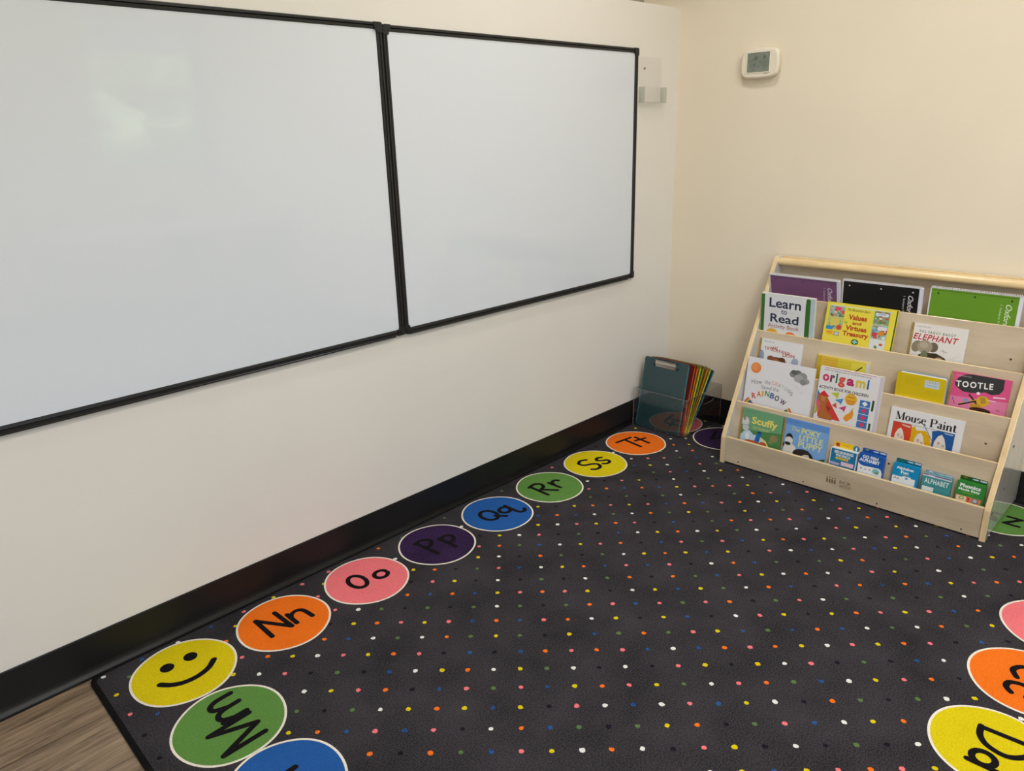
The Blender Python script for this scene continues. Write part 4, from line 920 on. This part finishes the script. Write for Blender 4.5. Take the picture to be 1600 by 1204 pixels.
pack('blue card pack with white border and yellow hang tab, leftmost of the card packs', lean(1, -.9455, .094, .150, .019), .094, .150, .019, (226, 232, 234), a_begin, (232, 188, 24), a_begin_tab, .020)
pack('royal blue card pack with white lower panel and small letter cards', lean(1, -1.046, .085, .158, .019), .085, .158, .019, (20, 86, 172), a_fish, (20, 66, 140), tab_band((24, 76, 150), (120, 150, 60)))
pack('bright cyan card pack with white letters and dark green tab', lean(1, -1.161, .084, .153, .019), .084, .153, .019, (12, 138, 190), a_fun, (20, 96, 110), tab_band((16, 92, 104), (40, 110, 70)))
pack('muted teal card pack with tall white lettering and pale strip across its top', lean(1, -1.2565, .088, .146, .019), .088, .146, .019, (62, 142, 146), a_alpha, (120, 120, 140), tab_band((150, 150, 170), (220, 214, 224)), .006)
pack('green card pack with orange lower panel, rightmost of the card packs', lean(1, -1.360, .082, .150, .019), .082, .150, .019, (48, 132, 52), a_phon, (24, 84, 30), tab_band((22, 78, 28), (120, 90, 30)))

# --- spiral notebooks in the top tier
m_wire = mat('white_wire', (222, 220, 220), .35, .5)
def wire_mesh(w):
    b = bmesh.new(); n = 58; pts = []
    for i in range(n*8+1):
        a = 2*math.pi*i/8; pts.append((.004+(w-.008)*i/(n*8), .0045*math.cos(a)-.0005, -.006+.0065*math.sin(a)))
    tube(b, pts, .0011, 5); me = bpy.data.meshes.new('spiral_wire'); b.to_mesh(me); b.free(); me.materials.append(m_wire); return me
wm = wire_mesh(.279)
m_hole = mat('punched_hole', (20, 20, 20), .8)
def notebook(label, M, col, txt, hole):
    w, h, t = .279, .207, .012
    T = new_thing('spiral_notebook', label, 'notebook', M, 'spiral notebooks on the top tier')
    b = bmesh.new(); mats = [ink(col)]; prism(b, [(w*.022, 0), (w*.955, 0), (w*.955, h-.002), (w*.022, h-.002)], 2, -.0008, 0)
    A = Art(b, w, h, 0, mats)
    for k in range(58):
        x = 2.6+1.62*k
        if x < 95: A.poly(rrect(x-.32, 2.0, x+.32, 3.3, .2, 2), (40, 40, 36) if sum(col) > 60 else (120, 120, 120))
    for x in (10, 50, 88.5): A.disc(x, 6.2, 1.1, 1.1, hole)
    A.txt('Oxford', 86.5-14, 25-3.6, 86.5+14, 25+3.0, txt, .02, .35, rot=90); A.txt('1 Subject Notebook', 78.5-20, 32-1.6, 78.5+20, 32+1.6, txt, 0, 0, rot=90)
    obj('front_cover', b, mats, T)
    b = bmesh.new(); box(b, .0015, w-.0015, .0005, h-.0005, -t+.001, -.001); obj('page_block', b, m_page2, T)
    b = bmesh.new(); box(b, .001, w-.001, 0, h, -t, -t+.0009); obj('back_cover', b, ink((206, 202, 206)), T)
    o = bpy.data.objects.new('spiral_wire', wm); COL.objects.link(o); o.parent = T; o.location = (0, h+.001, 0)
m_page2 = mat('white_paper', (226, 224, 232), .7, .2)
notebook('spiral notebook with purple cover at the left of the top tier', lean(5, -.5475, .279, .207, .012, -.30, x_at=(-.1155, .641), z_extra=.008), (126, 82, 124), (216, 200, 220), (90, 56, 96))
notebook('spiral notebook with black cover in the middle of the top tier', lean(5, -.8285, .279, .207, .012, -.10, x_at=(-.1155, .641), z_extra=.006), (22, 22, 24), (200, 200, 204), (200, 200, 204))
notebook('spiral notebook with bright green cover at the right of the top tier', lean(5, -1.1225, .279, .207, .012, .02, x_at=(-.107, .641), z_extra=.010), (102, 150, 38), (206, 226, 180), (16, 36, 10))

# ------------------------------------------------------------------ clear bin with clipboards in the corner
bin_ = thing('storage_bin', 'clear acrylic bin holding clipboards in the room corner on the rug', 'bin', (-.155, -.164, .0009))
BX, BY, BH, bt = .1455, .1375, .178, .0028
b = bmesh.new(); box(b, -BX, BX, -BY, BY, 0, bt); obj('bottom_panel', b, m_clear, bin_)
b = bmesh.new(); box(b, -BX, -BX+bt, -BY, BY, bt, BH, bev=.0006); obj('front_panel', b, m_clear, bin_)
b = bmesh.new(); box(b, BX-bt, BX, -BY, BY, bt, BH, bev=.0006); obj('rear_panel', b, m_clear, bin_)
for s in (-1, 1):   # side panels with an oval hand hole
    b = bmesh.new()
    y = s*(BY-bt/2); outer = [(-BX+bt, bt), (BX-bt, bt), (BX-bt, BH), (-BX+bt, BH)]
    hole = rrect(-.012, .122, .082, .152, .0148, 8)
    def ringpt(k, n=36):
        pass
    cx, cz = .035, .137; N = len(hole)
    O = []
    for hx, hz in hole:      # shoot each hole vertex outward to the panel edge
        dx, dz = hx-cx, hz-cz; ts = []
        if dx: ts += [((BX-bt)-cx)/dx, ((-BX+bt)-cx)/dx]
        if dz: ts += [(BH-cz)/dz, (bt-cz)/dz]
        tt = min(v for v in ts if v > 0); O.append((cx+dx*tt, cz+dz*tt))
    for (yy) in (y-bt/2, y+bt/2):
        pass
    L = {}
    for yy in (y-bt/2, y+bt/2):
        L[yy] = ([b.verts.new((p[0], yy, p[1])) for p in O], [b.verts.new((p[0], yy, p[1])) for p in hole])
        for i in range(N):
            b.faces.new((L[yy][0][i], L[yy][0][(i+1) % N], L[yy][1][(i+1) % N], L[yy][1][i]))
    a_, c_ = L[y-bt/2], L[y+bt/2]
    for i in range(N):
        b.faces.new((a_[1][i], a_[1][(i+1) % N], c_[1][(i+1) % N], c_[1][i])).material_index = 1
        b.faces.new((a_[0][i], a_[0][(i+1) % N], c_[0][(i+1) % N], c_[0][i])).material_index = 0
    bmesh.ops.recalc_face_normals(b, faces=b.faces[:])
    obj('side_panel', b, [m_clear, m_clear_edge], bin_)
b = bmesh.new(); e = .0016     # upper rim and four upright corners, paled to stand in for edge glints
for (x0, x1, y0, y1) in ((-BX-.0002, -BX+bt+.0002, -BY, BY), (BX-bt-.0002, BX+.0002, -BY, BY), (-BX+bt, BX-bt, -BY-.0002, -BY+bt+.0002), (-BX+bt, BX-bt, BY-bt-.0002, BY+.0002)): box(b, x0, x1, y0, y1, BH, BH+e)
for sx in (-1, 1):
    for sy in (-1, 1): box(b, sx*BX-.0010, sx*BX+.0010, sy*BY-.0010, sy*BY+.0010, 0, BH)
obj('rim', b, m_clear_edge, bin_)

m_clip = mat('chrome_clip', (196, 192, 184), .34, .5, metal=.75)
m_clipd = mat('clip_dark_tip', (30, 30, 32), .4)  # plain dark colour of the clip's lever and end tips
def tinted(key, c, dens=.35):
    """opaque sheet: face darkened as if see-through, edge colour brightened as if gathering light"""
    return mat('sheet_'+key, tuple(int(v*.52) for v in c), .12, .5, coat=.6), mat('sheet_edge_'+key, tuple(min(255, int(v*1.08)) for v in c), .2, .5)  # see-through darkness and edge glow are painted into these two colours
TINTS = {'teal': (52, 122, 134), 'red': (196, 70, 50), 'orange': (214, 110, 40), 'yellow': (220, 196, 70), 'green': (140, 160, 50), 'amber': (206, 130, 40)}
def clipboard(label, col, xb, top_x, y1, z0=.0045, yaw=0.0, dens=.24):
    w, h, t = .229, .318, .0026
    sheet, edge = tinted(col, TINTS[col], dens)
    lx = top_x-xb; lean_ = math.asin(max(-.95, min(.95, lx/h)))
    V = Vector((math.sin(lean_), 0, math.cos(lean_))); U = Vector((math.sin(yaw), -math.cos(yaw), 0)); N = U.cross(V).normalized()
    M = Matrix((U, V, N)).transposed().to_4x4(); M.translation = Vector((xb, y1, z0))
    T = new_thing('clipboard', label, 'clipboard', M, 'clipboards in the clear bin')
    b = bmesh.new(); prism(b, rrect(0, 0, w, h, .012, 6), 2, -t, 0)
    for f in b.faces:
        f.normal_update()
        if abs(f.normal.z) < .6: f.material_index = 1
    # thin strips in the painted edge-glow colour down both long edges
    for x0 in (0.0003, w-.0033): prism(b, [(x0, .013), (x0+.003, .013), (x0+.003, h-.013), (x0, h-.013)], 2, 0.0, .0004, 1)
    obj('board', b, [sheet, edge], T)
    b = bmesh.new(); cx = w/2
    # rolled steel jaw: low at the gripping lip, swelling to a barrel, flared at the top
    pf = [(h-.037, .0006), (h-.036, .0030), (h-.030, .0052), (h-.024, .0085), (h-.019, .0098), (h-.014, .0085), (h-.010, .0100), (h-.0065, .0125), (h-.0055, .0118), (h-.0095, .0088), (h-.013, .0060), (h-.016, .0006)]
    prism(b, pf, 0, cx-.052, cx+.052)
    obj('spring_clip', b, m_clip, T)
    b = bmesh.new()
    tube(b, [(cx-.052, h-.012, .006), (cx-.050, h-.006, .011), (cx, h-.004, .012), (cx+.050, h-.006, .011), (cx+.052, h-.012, .006)], .0012, 6)
    for s in (-1, 1): cyl(b, (cx+s*.052, h-.031, .0025), (cx+s*.062, h-.031, .0025), .0042, 10)
    obj('clip_lever', b, m_clipd, T)
    return T
clipboard('teal clipboard with chrome clip at the front of the clear bin', 'teal', -.292, -.228, -.0345, dens=.30)
clipboard('red clipboard directly behind the front teal clipboard', 'red', -.286, -.203, -.049)
clipboard('orange clipboard between the red and the yellow one', 'orange', -.281, -.186, -.053)
clipboard('yellow clipboard in the middle of the fan', 'yellow', -.276, -.168, -.0575)
clipboard('olive green clipboard behind the middle yellow one', 'green', -.271, -.148, -.061)
clipboard('amber orange clipboard with wide visible corner towards the rear', 'amber', -.264, -.112, -.0585)
clipboard('yellow clipboard second from the rear, edge just visible', 'yellow', -.259, -.088, -.060)
clipboard('teal clipboard leaning farthest back in the clear bin', 'teal', -.254, -.060, -.0605)

# ------------------------------------------------------------------ the side of the room that only shows as a reflection in the whiteboard
m_top = mat('white_laminate', (225, 226, 226), .25)
m_leg = mat('grey_steel_leg', (120, 122, 124), .35, metal=.7)
m_seat = mat('dark_chair_shell', (52, 56, 62), .45)
tb = thing('table', 'white classroom table below the window, mirrored faintly in the whiteboard', 'table', (-.85, -3.75, FZ))
b = bmesh.new(); prism(b, rrect(-.75, -.38, .75, .38, .06), 2, .70, .73, bev=.003); obj('tabletop', b, m_top, tb)
for sx in (-1, 1):
    for sy in (-1, 1):
        b = bmesh.new(); cyl(b, (sx*.66, sy*.30, 0), (sx*.64, sy*.28, .70), .018, 16); obj('leg', b, m_leg, tb)
def chair(label, x, y, rz):
    t = thing('chair', label, 'chair', (x, y, FZ), rz, 'chairs at the white table')
    b = bmesh.new(); n = 10; rows = []
    prof = [(-.20, .40), (-.19, .425), (-.10, .415), (.05, .41), (.15, .42), (.19, .46), (.205, .55), (.225, .68), (.24, .76)]
    for (yy, zz) in prof:
        wd = .20 if zz < .5 else .19-.03*max(0, (zz-.68)/.08)
        rows.append([(wd*(2*k/n-1), yy+(.02*(2*k/n-1)**2*-1 if zz > .5 else 0), zz+(.012*(2*k/n-1)**2 if zz < .5 else 0)) for k in range(n+1)])
    F = [[b.verts.new(p) for p in r] for r in rows]
    for a, c in zip(F, F[1:]):
        for k in range(n): b.faces.new((a[k], a[k+1], c[k+1], c[k])).smooth = True
    bmesh.ops.solidify(b, geom=b.faces[:], thickness=.008)
    obj('seat_shell', b, m_seat, t)
    for sx in (-1, 1):
        b = bmesh.new(); tube(b, [(sx*.20, -.19, 0), (sx*.165, -.13, .385), (sx*.165, .0, .392)], .011, 10); obj('leg', b, m_leg, t)
        b = bmesh.new(); tube(b, [(sx*.20, .20, 0), (sx*.165, .12, .385), (sx*.165, .0, .392)], .011, 10); obj('leg', b, m_leg, t)
    return t
chair('dark shell chair at the left of the white table, mirrored in the whiteboard', -.95, -3.22, 0)
chair('dark shell chair at the right of the white table, mirrored in the whiteboard', -.42, -3.22, 0)
# trees and lawn outside the window
m_leaf = mat('leaves', (112, 138, 100), .7, .2, noise=(3, .45)); m_leaf2 = mat('leaves_light', (156, 172, 118), .7, .2, noise=(3, .4)); m_bark = mat('bark', (92, 76, 60), .9)
b = bmesh.new(); box(b, -14, 8, -22, ROOM_Y0-.5, -.25, -.15); o = obj('lawn', b, mat('lawn_grass', (104, 134, 66), .9, .1, noise=(2, .3))); tag(o, 'green lawn outside the window, seen only in the reflection', 'lawn'); o['kind'] = 'stuff'
def tree(label, x, y, h, r, m, seed):
    t = thing('tree', label, 'tree', (x, y, -.12), 0, 'trees outside the window'); rn = random.Random(seed)
    b = bmesh.new(); tube(b, [(0, 0, 0), (.03, .02, h*.3), (-.02, 0, h*.55)], .11, 10); obj('trunk', b, m_bark, t)
    b = bmesh.new()
    for k in range(26):
        a, e = rn.uniform(0, 6.28), rn.uniform(-.7, 1); rr = r*rn.uniform(.3, .9)
        q = rn.uniform(.28, .5)*r
        M = Matrix.Translation((rr*math.cos(a), rr*math.sin(a), h*.62+e*r*.9)) @ Matrix.Diagonal((q, q, q*.8, 1))
        res = bmesh.ops.create_icosphere(b, subdivisions=2, radius=1, matrix=M)
        for v in res['verts']: v.co += Vector((rn.uniform(-1, 1), rn.uniform(-1, 1), rn.uniform(-1, 1)))*q*.14
    obj('crown', b, m, t)
tree('sunlit pale green tree, leftmost of the three outside the window as mirrored', .35, -9.0, 3.7, 1.6, m_leaf2, 2)
tree('mid green tree between the other two outside the window', 2.1, -14.6, 6.4, 2.4, m_leaf, 5)
tree('pale green tree farthest to the right outside the window', 4.4, -9.2, 3.6, 1.5, m_leaf2, 9)
hd = thing('hedge', 'long dark green hedge added behind the trees to cover bright sky in the reflection', 'hedge', (3.0, -19.5, -.15))  # added to block the bright low sky between the trunks
b = bmesh.new(); rn = random.Random(8); bmesh.ops.create_cube(b, size=1, matrix=Matrix.Translation((0, 0, 1.29)) @ Matrix.Diagonal((15, 1.2, 2.5, 1)))
bmesh.ops.subdivide_edges(b, edges=b.edges[:], cuts=24, use_grid_fill=True)
for v in b.verts:
    if v.co.z > .05: v.co += Vector((0, rn.uniform(-.15, .15), rn.uniform(-.12, .12)))
obj('foliage', b, m_leaf, hd)
# translucent blind and side curtain of the mirrored window
def sheer(key, c):
    m = bpy.data.materials.new(key); m.use_nodes = True; n = m.node_tree.nodes; L = m.node_tree.links
    n.remove(n['Principled BSDF']); a = n.new('ShaderNodeBsdfDiffuse'); a.inputs[0].default_value = rgb(c); t_ = n.new('ShaderNodeBsdfTranslucent'); t_.inputs[0].default_value = rgb(c)
    mx = n.new('ShaderNodeMixShader'); mx.inputs[0].default_value = .6; L.new(a.outputs[0], mx.inputs[1]); L.new(t_.outputs[0], mx.inputs[2]); L.new(mx.outputs[0], n['Material Output'].inputs[0]); return m
m_sheer = sheer('sheer_fabric', (226, 230, 240))
x0, x1, z0, z1 = WINDOWS[0]
rb = thing('roller_blind', 'white roller blind across the top of the mirrored window', 'blind', ((x0+x1)/2, ROOM_Y0+.03, z1-.26))
b = bmesh.new(); box(b, -.38, .38, -.001, .001, .02, .27); obj('fabric', b, m_sheer, rb)
b = bmesh.new(); cyl(b, (-.39, 0, .29), (.39, 0, .29), .02, 16); obj('roller', b, m_white, rb)
b = bmesh.new(); box(b, -.38, .38, -.006, .006, 0, .02); obj('bottom_bar', b, m_white, rb)
cu = thing('curtain', 'narrow white sheer curtain at the side of the mirrored window', 'curtain', (x1-.06, ROOM_Y0+.06, z0-.1))
b = bmesh.new(); rows = [[b.verts.new((-.07+.11*k/40, .016*math.sin(k*1.25), z)) for k in range(41)] for z in (0, 1.2)]
for k in range(40): b.faces.new((rows[0][k], rows[0][k+1], rows[1][k+1], rows[1][k])).smooth = True
bmesh.ops.solidify(b, geom=b.faces[:], thickness=.0012); obj('fabric', b, m_sheer, cu)
b = bmesh.new(); cyl(b, (-.10, 0, 1.21), (.055, 0, 1.21), .009, 12); obj('rod', b, m_white, cu)
bpy.context.view_layer.update()
